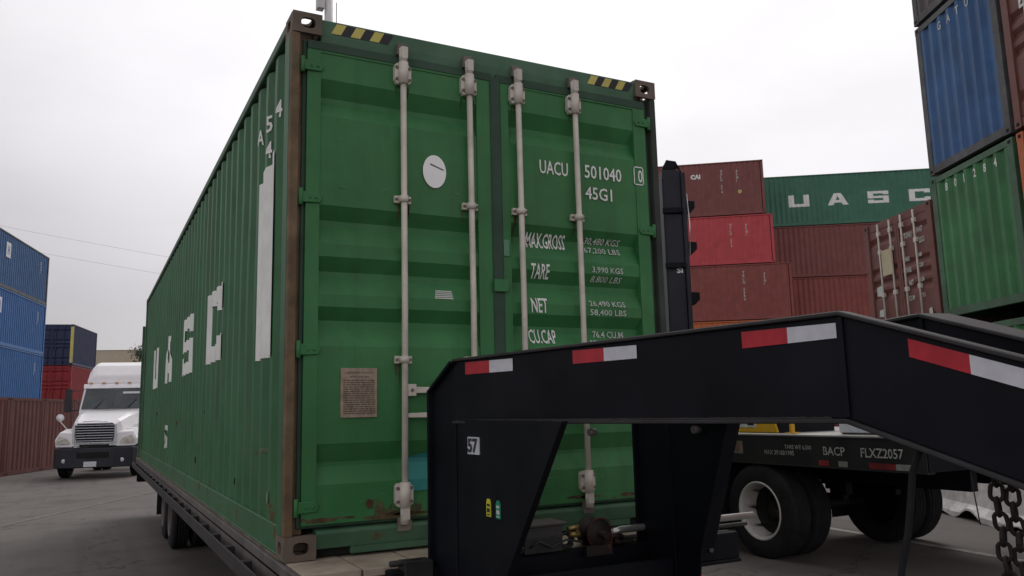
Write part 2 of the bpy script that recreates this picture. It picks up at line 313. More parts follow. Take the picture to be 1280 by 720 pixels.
# ======================= GROUND =======================
def gz(x): 
    q = min(1, max(0, (x-3.2)/2.2)); return .12*q*q*(3-2*q)
def asphalt(name, c0, c1, sc=1.):
    m = bpy.data.materials.new(name); m.use_nodes = True; t = m.node_tree; n = t.nodes.new; l = t.links.new; b = t.nodes['Principled BSDF']
    tc = n('ShaderNodeTexCoord')
    def nz(s, d=8, r=.65): 
        x = n('ShaderNodeTexNoise'); x.inputs['Scale'].default_value = s; x.inputs['Detail'].default_value = d; x.inputs['Roughness'].default_value = r; l(tc.outputs['Object'], x.inputs[0]); return x.outputs[0]
    def rmp(s, a, b_, lo=0, hi=1):
        x = n('ShaderNodeMapRange'); x.inputs[1].default_value = a; x.inputs[2].default_value = b_; x.inputs[3].default_value = lo; x.inputs[4].default_value = hi; l(s, x.inputs[0]); return x.outputs[0]
    def mx(f, a, b_):
        x = n('ShaderNodeMix'); x.data_type = 'RGBA'; l(f, x.inputs['Factor'])
        for q, v in (('A', a), ('B', b_)):
            if hasattr(v, 'links'): l(v, x.inputs[q])
            else: x.inputs[q].default_value = (*v, 1)
        return x.outputs['Result']
    c = mx(rmp(nz(.35*sc), .35, .65), c0, c1)
    c = mx(rmp(nz(60, 3), .35, .7, 0, .55), c, tuple(v*.55 for v in c0))
    c = mx(rmp(nz(1.1, 10, .7), .50, .66, 0, .6), c, tuple(v*.5 for v in c0))
    c = mx(rmp(nz(140, 2, .5), .60, .72, 0, .5), c, tuple(min(1, v*2.1) for v in c1))
    c = mx(rmp(nz(.22, 4, .5), .56, .60, 0, .45), c, tuple(v*.62 for v in c0))
    tm = n('ShaderNodeMapping'); tm.inputs['Scale'].default_value = (2.6, .10, 1); tm.inputs['Rotation'].default_value = (0, 0, .32); l(tc.outputs['Object'], tm.inputs[0])
    tn = n('ShaderNodeTexNoise'); tn.inputs['Scale'].default_value = 1; tn.inputs['Detail'].default_value = 5; l(tm.outputs[0], tn.inputs[0]); c = mx(rmp(tn.outputs[0], .55, .70, 0, .5), c, tuple(v*.5 for v in c0))
    c = mx(rmp(nz(.9, 3, .4), .69, .73, 0, .75), c, (.03, .027, .025))
    vo = n('ShaderNodeTexVoronoi'); vo.feature = 'DISTANCE_TO_EDGE'; vo.inputs['Scale'].default_value = .22; 
    wv = n('ShaderNodeVectorMath'); wv.operation = 'ADD'; nn = n('ShaderNodeTexNoise'); nn.inputs['Scale'].default_value = 1.5; nn.inputs['Detail'].default_value = 6; l(tc.outputs['Object'], nn.inputs[0])
    sc_ = n('ShaderNodeVectorMath'); sc_.operation = 'SCALE'; sc_.inputs['Scale'].default_value = 1.6; l(nn.outputs['Color'], sc_.inputs[0]); l(tc.outputs['Object'], wv.inputs[0]); l(sc_.outputs[0], wv.inputs[1]); l(wv.outputs[0], vo.inputs[0])
    c = mx(rmp(vo.outputs[0], .0, .006, .8, 0), c, (.018, .017, .016))
    l(c, b.inputs['Base Color']); b.inputs['Roughness'].default_value = .85
    bp = n('ShaderNodeBump'); bp.inputs['Strength'].default_value = .5; bp.inputs['Distance'].default_value = .01; l(nz(45, 5), bp.inputs['Height']); l(bp.outputs[0], b.inputs['Normal'])
    return m
ASPH = asphalt('yard_asphalt', (.100,.087,.077), (.136,.119,.105))
xs = [-900, -300, -80, -30, -10, 0, 2, 3.2]+[3.2+.1*i for i in range(1, 23)]+[7, 10, 20, 60, 300, 900]; ys = [-600, -60, -10, 0, 10, 40, 120, 400, 1500]
mb = MB(); nx = len(xs); mb.add([(x, y, gz(x)) for y in ys for x in xs], [(j*nx+i, j*nx+i+1, (j+1)*nx+i+1, (j+1)*nx+i) for j in range(len(ys)-1) for i in range(nx-1)], 0, True)
struct(mb.build('ground', ASPH))
LINE = mat('worn_line_paint', (.36,.34,.31), .8, var=.3, dirt=.9, dirt_col=(.13,.12,.11), scale=10)
def ground_line(pts, w, m):
    mb = MB(); vs = []
    for i, p in enumerate(pts):
        a = Vector(pts[max(0, i-1)]); b = Vector(pts[min(len(pts)-1, i+1)]); d = (b-a).normalized(); nrm = Vector((-d.y, d.x))
        ww = w*(1+.25*noise.noise(Vector((p[0]*3, p[1]*3, 0))))
        for s_ in (-1, 1):
            q = Vector(p)+nrm*s_*ww/2; vs.append((q.x, q.y, gz(q.x)+.005))
    mb.add(vs, [(2*i, 2*i+1, 2*i+3, 2*i+2) for i in range(len(pts)-1)]); return mb.build('painted_line', m)
def seg(a, b, n=40): return [(a[0]+(b[0]-a[0])*i/n, a[1]+(b[1]-a[1])*i/n) for i in range(n+1)]
FAINT = mat('faint_line_paint', (.165,.150,.13), .85, var=.3, dirt=.9, dirt_col=(.10,.09,.085), scale=9)
struct(ground_line(seg((-6.4, 4.6), (2.6, 21.6)), .13, FAINT))
struct(ground_line(seg((8.1, 5.6), (7.35, -3.0)), .12, LINE))

# ======================= MAIN CONTAINER (hero) =======================
def hero():
    L = 12.192; H = 2.896
    t = thing('shipping_container', 'large green container with closed doors, riding on the gooseneck flatbed trailer', 'container', (0, 0, HB))
    P = prof_pts(L-.16, .278, .036, .165)
    # slightly battered side skin
    mb = MB(); rows = 14; n = len(P)
    for k in range(rows+1):
        z = .155+(H-.08-.155)*k/rows
        mb.v += [(.012+d+.006*noise.noise(Vector((a*1.1, z*1.3, 3)))*(0 < k < rows)+.004, a, z) for a, d in P]
    for k in range(rows):
        for i in range(n-1): mb.f.append([k*n+i, k*n+i+1, (k+1)*n+i+1, (k+1)*n+i]); mb.m.append(0); mb.sm.append(False)
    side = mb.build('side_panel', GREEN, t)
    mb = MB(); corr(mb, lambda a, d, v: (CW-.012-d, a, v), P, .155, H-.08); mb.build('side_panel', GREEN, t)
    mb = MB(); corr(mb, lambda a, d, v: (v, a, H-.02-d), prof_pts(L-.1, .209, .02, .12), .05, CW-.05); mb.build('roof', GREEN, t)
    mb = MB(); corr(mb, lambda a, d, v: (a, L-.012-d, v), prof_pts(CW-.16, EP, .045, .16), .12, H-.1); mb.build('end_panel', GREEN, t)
    # rails
    for x0, x1 in ((0, .06), (CW-.06, CW)):
        f = MB(); f.box(x0, .17, H-.066, x1, L-.178, H-.006); f.build('top_rail', GRAIL, t, .006)
        f = MB(); f.box(x0+.004, .17, .02, x1-.004, L-.178, .158); f.box(x0 if x0 == 0 else x1-.03, .17, .012, .03 if x0 == 0 else x1, L-.178, .022); 
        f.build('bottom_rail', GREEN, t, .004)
    f = MB(); f.box(.162, L-.10, H-.11, CW-.162, L-.004, H-.004); f.build('end_header', GRAIL, t)
    f = MB(); f.box(.162, L-.10, .012, CW-.162, L-.004, .15); f.build('end_sill', GRAIL, t)
    f = MB(); f.box(.05, .16, .06, CW-.05, L-.1, .15); f.build('floor_frame', DARK, t)
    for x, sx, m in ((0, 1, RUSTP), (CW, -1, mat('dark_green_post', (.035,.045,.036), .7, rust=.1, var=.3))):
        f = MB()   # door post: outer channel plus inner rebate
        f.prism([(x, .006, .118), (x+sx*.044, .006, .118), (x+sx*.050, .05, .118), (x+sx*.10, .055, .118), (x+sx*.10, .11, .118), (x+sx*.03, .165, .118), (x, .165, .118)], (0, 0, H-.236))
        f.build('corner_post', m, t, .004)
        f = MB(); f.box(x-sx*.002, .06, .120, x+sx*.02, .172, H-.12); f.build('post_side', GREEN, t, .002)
        f = MB(); f.box(x+sx*.002, L-.15, .118, x+sx*.15, L-.004, H-.118); f.build('corner_post', GRAIL, t, .004)
    # castings with real holes
    def oval(cx, cy, a, b, n=14): 
        return [(cx+a*math.copysign(abs(math.cos(q))**.7, math.cos(q)), cy+b*math.copysign(abs(math.sin(q))**.7, math.sin(q))) for q in [2*math.pi*i/n for i in range(n)]]
    for x, sx in ((0, 1), (CW, -1)):
        for y, sy in ((0, 1), (L, -1)):
            for z, sz in ((0, 1), (H, -1)):
                w, l_, h = .162, .178, .118; th = .022
                front = plate_holes('p', [(0,0),(w,0),(w,h),(0,h)], [oval(w*.53, h*.5, .040, .030)], th, CAST, t, Matrix(((sx,0,0,x),(0,0,sy,y+sy*th/2),(0,sz,0,z),(0,0,0,1))))
                sd = plate_holes('p', [(.022,0),(l_,0),(l_,h),(.022,h)], [oval(l_*.55, h*.5, .042, .030)], th, CAST, t, Matrix(((0,0,sx,x+sx*th/2),(sy,0,0,y),(0,sz,0,z),(0,0,0,1))))
                tp = plate_holes('p', [(.022,.022),(w,.022),(w,l_),(.022,l_)], [oval(w*.52, l_*.5, .036, .055)], th, CAST, t, Matrix(((sx,0,0,x),(0,sy,0,y),(0,0,sz,z+sz*th/2),(0,0,0,1))))
                o = bpy.data.objects.new('corner_casting', front); COL.objects.link(o); o.parent = t
                join_into(o, sd); join_into(o, tp)
                b = MB(); b.box(x+sx*.15, y+sy*.022, z+sz*.022, x+sx*.162, y+sy*l_, z+sz*h)
                b.box(x+sx*.022, y+sy*(l_-.012), z+sz*.022, x+sx*.15, y+sy*l_, z+sz*h)
                if sz > 0 or sy < 0: b.box(x+sx*.022, y+sy*.022, z+sz*(h-.01), x+sx*.15, y+sy*(l_-.012), z+sz*h)
                q = b.build('q', CAST); join_into(o, q.data); bpy.data.objects.remove(q)
                bv = o.modifiers.new('bevel', 'BEVEL'); bv.width = .006; bv.segments = 2; bv.limit_method = 'ANGLE'; bv.angle_limit = R(60)
    # header and sill
    f = MB(); f.prism([(.162, .012, H-.02), (.162, .06, H-.004), (.162, .12, H-.004), (.162, .12, H-.16), (.162, .035, H-.16), (.162, .022, H-.10)], (CW-.324, 0, 0))
    hd = f.build('door_header', GHEAD, t, .003)
    def on_header(u, v): return (u, .012+(.010)*(H-.02-v)/.08-.004, v)
    for x0, k in ((.215, 3), (1.90, 3)):
        f = MB(); 
        for i in range(6):
            a = x0+i*.055
            m = 1 if i % 2 else 0
            lay(poly_uv([(a, H-.088), (a+.055, H-.088), (a+.085, H-.03), (a+.03, H-.03)]), on_header, BLK if m else YEL, hd, 'hazard_sticker')
    f = MB(); f.prism([(.162, .018, .135), (.162, .10, .15), (.162, .10, .045), (.162, .02, .045), (.162, .008, .12)], (CW-.324, 0, 0)); 
    f.box(.345, .022, .008, CW-.345, .09, .046); f.build('door_sill', GRAIL, t, .003)
    for x in (.162, CW-.345): f = MB(); f.box(x+.003, .06, .004, x+.18, .12, .045); f.build('forklift_pocket', DARK, t)
    # doors
    y0 = .020
    pz = door_profile(.215, 2.69, H)
    doors = []
    for idx, (xa, xb, pa, pb) in enumerate(((.088, 1.203, .162, 1.10), (1.235, 2.350, 1.315, 2.256))):
        d = MB()
        yf = y0+.006
        n = len(pz); cols = 10
        for c in range(cols+1):
            x = pa+(pb-pa)*c/cols
            d.v += [(x, yf+dd+.005*noise.noise(Vector((x*2.3, z*2, 9+idx))), z) for z, dd in pz]
        for c in range(cols):
            for i in range(n-1): d.f.append([c*n+i, c*n+i+1, (c+1)*n+i+1, (c+1)*n+i]); d.m.append(0); d.sm.append(False)
        d.box(xa, y0, .165, pa, y0+.06, 2.735); d.box(pb, y0, .165, xb, y0+.06, 2.735)
        d.box(pa, y0, .165, pb, y0+.06, .218); d.box(pa, y0, 2.688, pb, y0+.06, 2.735)
        lab = 'left door leaf with metal plate and white disc' if idx == 0 else 'right door leaf carrying the white stencilled numbers'
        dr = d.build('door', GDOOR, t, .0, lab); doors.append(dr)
        g = MB()
        g.box(xa-.022, y0+.018, .15, xa, y0+.05, 2.75); g.box(xb, y0+.018, .15, xb+.014 if idx == 0 else xb+.022, y0+.05, 2.75)
        g.box(xa, y0+.018, .148, xb, y0+.05, .165); g.box(xa, y0-.004, 2.700, xb, y0+.05, 2.750)
        if idx == 1: g.prism([(xa-.046, y0-.004, .16), (xa-.036, y0-.012, .16), (xa+.016, y0-.012, .16), (xa+.026, y0-.004, .16), (xa+.026, y0-.001, .16), (xa-.046, y0-.001, .16)], (0, 0, 2.57))
        g.build('gasket', GASK, dr, .003)
        # hinges
        hx = xa if idx == 0 else xb; s = 1 if idx == 0 else -1
        for z in (.255, 1.05, 1.86, 2.60):
            hg = MB(); hg.tube([(hx-s*.028, y0-.010, z-.045), (hx-s*.028, y0-.010, z+.045)], .012, 10)
            hg.prism([(hx-s*.03, y0-.016, z-.030), (hx+s*.075, y0-.009, z-.026), (hx+s*.090, y0-.008, z), (hx+s*.075, y0-.009, z+.026), (hx-s*.03, y0-.016, z+.030)], (0, .014, 0))
            for q in (.02, .055): hg.tube([(hx+s*q, y0-.008, z), (hx+s*q, y0-.018, z)], .008, 8)
            hg.build('hinge', GDOOR, dr, .004)
        for k, bx in enumerate((.626, 1.041) if idx == 0 else (1.370, 1.780)):
            b = MB(); yb = y0-.032
            b.tube([(bx, yb, .155), (bx+.004, yb-.002, 1.3), (bx, yb, 2.745)], .0175, 14)
            for z in (1.00, 1.895):       # mid guides
                b.box(bx-.048, yb+.012, z-.02, bx+.048, yb+.034, z+.02, 0); b.tube([(bx, yb, z-.018), (bx, yb, z+.018)], .027, 14)
                for q in (-.038, .038): b.tube([(bx+q, yb+.014, z), (bx+q, yb+.004, z)], .008, 8, 1)
            for z, sg in ((2.635, 1), (.285, -1)):   # big bearing brackets
                b.prism([(bx-.05, yb+.034, z-.04), (bx-.036, yb+.034, z-.062), (bx+.03, yb+.034, z-.062), (bx+.05, yb+.034, z-.045), (bx+.05, yb+.034, z+.04), (bx+.03, yb+.034, z+.06), (bx-.038, yb+.034, z+.06), (bx-.05, yb+.034, z+.045)], (0, -.03, 0))
                b.tube([(bx, yb-.002, z-.065), (bx, yb-.002, z+.065)], .029, 14)
                for qx in (-.038, .038):
                    for qz in (-.035, .035): b.tube([(bx+qx, yb+.006, z+qz), (bx+qx, yb-.004, z+qz)], .009, 8, 1)
                zz = z+sg*.105          # cam end
                b.tube([(bx, yb, z+sg*.06), (bx, yb, z+sg*.15)], .024, 12)
                b.box(bx-.018, yb-.024, zz-.02, bx+.02, yb+.01, zz+.05)
                kz = z+sg*.15
                b.prism([(bx-.036, yb+.006, kz-.035), (bx+.034, yb+.006, kz-.035), (bx+.042, yb+.006, kz+.01), (bx+.02, yb+.006, kz+.038), (bx-.03, yb+.006, kz+.034)], (0, .028, 0), 1)
            lb = b.build('locking_bar', [ROD, CAMH], dr)
            if True:   # handle and its catch
                s2 = 1
                hz = .835 if k == 0 else .70
                if idx == 1: hz = .70 if k == 0 else .835
                dirx = 1 if k == 0 else -1
                h = MB(); h.box(bx+dirx*.018, yb-.012, hz-.032, bx+dirx*.065, yb+.006, hz+.032); h.tube([(bx+dirx*.04, yb-.013, hz), (bx+dirx*.04, yb-.020, hz)], .009, 8, 1)
                h.prism([(bx+dirx*.055, yb-.006, hz-.017), (bx+dirx*.39, yb-.006, hz-.012), (bx+dirx*.41, yb-.006, hz), (bx+dirx*.39, yb-.006, hz+.012), (bx+dirx*.055, yb-.006, hz+.017)], (0, .010, 0))
                h.box(bx+dirx*.19, yb-.012, hz-.03, bx+dirx*.235, yb+.03, hz+.055)
                h.build('handle', [ROD, CAMH], dr, .002)
    # catch over the seam
    c = MB(); c.prism([(1.185, y0-.030, 1.40), (1.27, y0-.030, 1.40), (1.285, y0-.030, 1.43), (1.285, y0-.030, 1.475), (1.185, y0-.030, 1.475)], (0, .016, 0)); c.build('seam_catch', GDOOR, doors[1], .004)
    c = MB(); c.box(1.262, y0-.006, 1.62, 1.30, y0+.002, 1.72); c.build('door_tab', mat('pale_green_paint', (.10,.26,.15), .5), doors[1], .002)
    dl, dr = doors
    PD = pz
    def on_door(off=.004): return lambda u, v: (u, y0+.006+prof_at(PD, v)-off-.003, v)
    vb = [p[0] for p in PD]
    def dtext(s, x, z, h, w, m=WHITE, bold=.012, shear=0., name='marking'):
        bm = text_uv(s, h, w, bold=bold, shear=shear)
        for v in bm.verts: v.co.x += x+.014; v.co.y += z
        lay(bm, on_door(), m, dr, name, vbreaks=[b for b in vb if z < b < z+h])
    dtext('UACU', 1.512, 2.160, .088, .205)
    dtext('501040', 1.842, 2.168, .088, .285)
    dtext('0', 2.262, 2.185, .085, .036)
    for a in ((2.240, 2.165, .078, .007), (2.240, 2.283, .078, .007), (2.240, 2.165, .007, .125), (2.311, 2.165, .007, .125)):
        bm = rect_uv(a[2], a[3])
        for v in bm.verts: v.co.x += a[0]; v.co.y += a[1]
        lay(bm, lambda u, v: (u, y0-.004, v), WHITE, dr, 'marking')
    dtext('45G1', 1.842, 2.03, .082, .205)
    dtext('MAX.GROSS', 1.424, 1.692, .095, .276, bold=.012)
    dtext('30,480 KGS', 1.84, 1.742, .044, .275, WHITED, .004, .25); dtext('67,200 LBS', 1.84, 1.682, .044, .275, WHITED, .004)
    dtext('TARE', 1.433, 1.50, .090, .130); dtext('3,990 KGS', 1.872, 1.553, .042, .235, WHITED, .004); dtext('8,800 LBS', 1.868, 1.495, .042, .235, WHITED, .004, .25)
    dtext('NET', 1.429, 1.290, .090, .112); dtext('26,490 KGS', 1.845, 1.338, .042, .272, WHITED, .004); dtext('58,400 LBS', 1.845, 1.282, .042, .272, WHITED, .004)
    dtext('CU.CAP', 1.423, 1.105, .088, .19); dtext('76.4 CU.M', 1.885, 1.150, .042, .23, WHITED, .004)
    dtext('2700 CU.FT', 1.85, 1.09, .042, .26, WHITED, .004)
    # disc, plate, stickers
    n = 28; bm = poly_uv([(.826+.072*math.cos(2*math.pi*i/n), 2.087+.098*math.sin(2*math.pi*i/n)) for i in range(n)])
    lay(bm, on_door(), mat('bright_white_sticker', (.88,.89,.87), .5, var=.03), dl, 'round_sticker'); bm = poly_uv([(.80, 2.125), (.882, 2.098), (.882, 2.104), (.80, 2.133)]); lay(bm, on_door(.006), BLK, dl, 'scratch')
    pl = MB(); pl.box(.285, y0-.003, .695, .483, y0+.012, .955); plo = pl.build('data_plate', PLATE, dl, .002)
    for w, z, h, tx in ((.15, .925, .011, 'CERTIFIED SAFETY'), (.11, .905, .010, 'APPROVAL NO')): 
        bm = text_uv(tx, h, w)
        for v in bm.verts: v.co.x += .384-w/2; v.co.y += z
        lay(bm, lambda u, v: (u, y0-.0055, v), INK, dl, 'plate_writing')
    pr = MB(); rr = random.Random(3); z = .888
    while z > .715:
        x = .298
        while x < .465:
            w = rr.uniform(.008, .03); w = min(w, .470-x); pr.add([(x, y0-.0055, z), (x+w, y0-.0055, z), (x+w, y0-.0055, z+.0045), (x, y0-.0055, z+.0045)], [(0, 1, 2, 3)]); x += w+.005
        z -= .0115
    pr.build('plate_writing', INK, dl)
    bm = text_uv('7 M 04', .018, .11)
    st = MB()
    for i in range(5): st.add([(.822+.003*i, y0+.0005, 1.347+.011*i), (.935, y0+.0005, 1.347+.011*i), (.935, y0+.0005, 1.354+.011*i), (.822+.003*i, y0+.0005, 1.354+.011*i)], [(0, 1, 2, 3)])
    stp = st.build('sticker', WHITED, dl)
    for v in stp.data.vertices: v.co.y = y0+.006+prof_at(PD, v.co.z)-.006
    bm.free()
    TEAL = mat('teal_patch_paint', (.03,.23,.21), .55, var=.2)
    bm = poly_uv([(.66, .30), (.80, .30), (.80, .50), (.72, .49), (.655, .47)]); lay(bm, on_door(.003), TEAL, dl, 'paint_patch', vbreaks=[b for b in vb if .3 < b < .5])
    RST = mat('rust_stain', (.10,.047,.024), .9, rust=.4, var=.4, scale=12)
    def blotch(cx, cz, rx, rz, sd, par):
        n = 26; bm = poly_uv([(cx+rx*math.cos(q)*(1+.45*noise.noise(Vector((math.cos(q)*1.7, math.sin(q)*1.7, sd)))), cz+rz*math.sin(q)*(1+.5*noise.noise(Vector((math.cos(q)*1.7, math.sin(q)*1.7, sd+7))))) for q in [2*math.pi*i/n for i in range(n)]])
        lay(bm, on_door(.0025), RST, par, 'rust_stain', vbreaks=[b for b in vb if cz-rz*2 < b < cz+rz*2])
    blotch(.445, .25, .022, .022, 1, dl)
    RS2 = mat('rust_bleed', (.085,.062,.030), .9, var=.5, scale=16, rust=.3)
    rr = random.Random(11)
    for i in range(16):
        left_ = i % 2 == 0; cx = rr.uniform(.12, 1.18) if left_ else rr.uniform(1.27, 2.33); rx = rr.uniform(.03, .10); rz = rr.uniform(.006, .014); cz = rr.uniform(.178, .206)
        bm = poly_uv([(cx+rx*math.cos(q)*(1+.5*noise.noise(Vector((math.cos(q)*2, math.sin(q)*2, i*3.)))), cz+rz*math.sin(q)*(1+.6*noise.noise(Vector((math.cos(q)*2, math.sin(q)*2, i*5.))))) for q in [2*math.pi*k/22 for k in range(22)]])
        lay(bm, lambda u, v: (u, y0-.0015, v), RS2, dl if left_ else dr, 'rust_stain')
    SCL = mat('paint_scratch', (.16,.27,.15), .8, var=.3, scale=20)
    for i in range(30):
        left_ = rr.random() < .5; cx = rr.uniform(.2, 1.0) if left_ else rr.uniform(1.35, 2.15); cz = rr.choice([rr.uniform(.62, 1.02), rr.uniform(1.88, 2.28), rr.uniform(.24, .35)]); a_ = rr.uniform(-.5, .5); ln = rr.uniform(.01, .09); th = rr.uniform(.0008, .0025)
        bm = poly_uv([(cx, cz), (cx+ln*.5, cz+a_*ln*.5-th), (cx+ln, cz+a_*ln), (cx+ln*.5, cz+a_*ln*.5+th)])
        lay(bm, on_door(.002), SCL, dl if left_ else dr, 'scratch', vbreaks=[])
    for bx_, par in ((.626, dl), (1.041, dl), (1.370, dr), (1.780, dr)):
        for z_, hh in ((2.565, .10), (.975, .13), (1.87, .16), (.21, .035)):
            for k in range(3):
                cx = bx_+rr.uniform(-.045, .045); h2 = hh*rr.uniform(.4, 1.1); w2 = rr.uniform(.002, .006)
                bm = poly_uv([(cx-w2, z_), (cx+w2, z_), (cx+w2*.7, z_-h2*.6), (cx, z_-h2), (cx-w2*.6, z_-h2*.5)]); lay(bm, on_door(.002), RS2, par, 'rust_streak', vbreaks=[b for b in vb if z_-h2 < b < z_])
    bm = text_uv('IMU', .028, .05, bold=.02)
    for v in bm.verts: v.co.x += 2.215; v.co.y += .40
    lay(bm, lambda u, v: (u, y0+.006-.004+prof_at(PD, v), v), WHITE, dr, 'marking')
    # side lettering, follows the corrugation; u runs towards the doors
    def on_side(u, v): return (.012+prof_at(P, -u)-.0045, -u, v)
    def stext(s, yl, z, h, w, m=WHITE, bold=.03, block=False):
        bm = glyph_uv(s, w, h) if block else text_uv(s, h, w, bold=bold)
        for v in bm.verts: v.co.x += -yl; v.co.y += z
        lay(bm, on_side, m, side, 'marking', ubreaks=[-p[0] for p in P if yl-w-.01 < p[0] < yl+.01])
    for ch, yl, w in (('U', 9.85, .98), ('A', 7.6, .95), ('S', 5.42, .95), ('C', 3.33, .92)): stext(ch, yl, 1.165, .60, w, WHITE, .05, True)
    bm = poly_uv([(-.98, 1.05), (-.47, 1.05), (-.47, 2.25), (-.98, 2.17)]); lay(bm, on_side, WHITE, side, 'marking', ubreaks=[-p[0] for p in P if .4 < p[0] < 1.1], label='tall plain white bar near the doors')
    for ch, k, z in (('A', 2, 2.43), ('5', 1, 2.43), ('4', 0, 2.43), ('4', 1, 2.265)): stext(ch, .443+.278*k+.012, z, .105, .06, WHITE, .02)
    bm = poly_uv([(-.335, 2.11), (-.30, 2.11), (-.30, 2.27), (-.335, 2.27)]); lay(bm, on_side, YEL, side, 'yellow_sticker')
    stext('S', 7.3, .33, .30, .30, WHITED, .03)
    SCR = mat('worn_paint_scuff', (.17,.22,.13), .8, var=.4, scale=14)
    rr = random.Random(5)
    for i in range(14):
        y = rr.uniform(.4, 9); z = rr.uniform(.25, .8); w = rr.uniform(.01, .04); h = rr.uniform(.008, .03)
        bm = poly_uv([(-y+w*math.cos(q)*(1+.4*rr.random()), z+h*math.sin(q)*(1+.4*rr.random())) for q in [2*math.pi*k/9 for k in range(9)]])
        lay(bm, on_side, SCR if i % 2 else RST, side, 'scuff', ubreaks=[-p[0] for p in P if y-w*2 < p[0] < y+w*2])
    return t
hero()

# ======================= FLATBED TRAILER =======================
def tyre_wheel(parent, c, ax, Ro, w, rimr, dish=.14, holes=0, rim_mat=RIMW, name='wheel', dual=False):
    """wheel whose outer face looks along ax; c = centre of the outer face"""
    c = Vector(c); ax = Vector(ax)
    wt = MB(); cnt = 2 if dual else 1
    for i in range(cnt):
        o = -i*(w+.035)
        pr = [(o-.015, rimr+.01), (o-.002, rimr+.03), (o+.004, rimr+(Ro-rimr)*.45), (o-.004, rimr+(Ro-rimr)*.75), (o-.022, Ro-.012), (o-.035, Ro-.003)]
        for g in range(4):
            a = o-.05-(w-.10)*g/4; b_ = o-.05-(w-.10)*(g+1)/4
            pr += [(a, Ro), (b_+.012, Ro), (b_+.010, Ro-.012), (b_+.002, Ro-.012)]
        pr += [(o-w+.035, Ro-.003), (o-w+.02, Ro-.012), (o-w, rimr+(Ro-rimr)*.5), (o-w+.02, rimr+.01)]
        wt.lathe(pr, c, ax, 40)
    ty = wt.build(name, RUBBER, parent)
    rm = MB(); pr = [(-.004, rimr+.032), (.006, rimr+.026), (.006, rimr+.014), (-.012, rimr), (-.05, rimr-.008), (-dish*.7, rimr-.02), (-dish, rimr-.05), (-dish-.01, rimr*.55), (-dish+.0, rimr*.48), (-dish+.03, rimr*.42), (-dish+.07, rimr*.36), (-dish+.08, rimr*.30), (-dish+.08, .001)]
    k_ = 6 if dish > .2 else 8
    rm.lathe(pr[:k_], c, ax, 40, 0); rm.lathe(pr[k_-1:], c, ax, 24, 1)
    a = ax.orthogonal().normalized(); b = ax.cross(a)
    for k in range(8):
        q = 2*math.pi*k/8; p = c+(a*math.cos(q)+b*math.sin(q))*rimr*.53-ax*(dish+.005); rm.tube([p, p+ax*.03], .014, 6, 1)
    rm.build('rim', [rim_mat, mat('dark_hub', (.012,.011,.011), .7, rust=.3)], ty)
    return ty
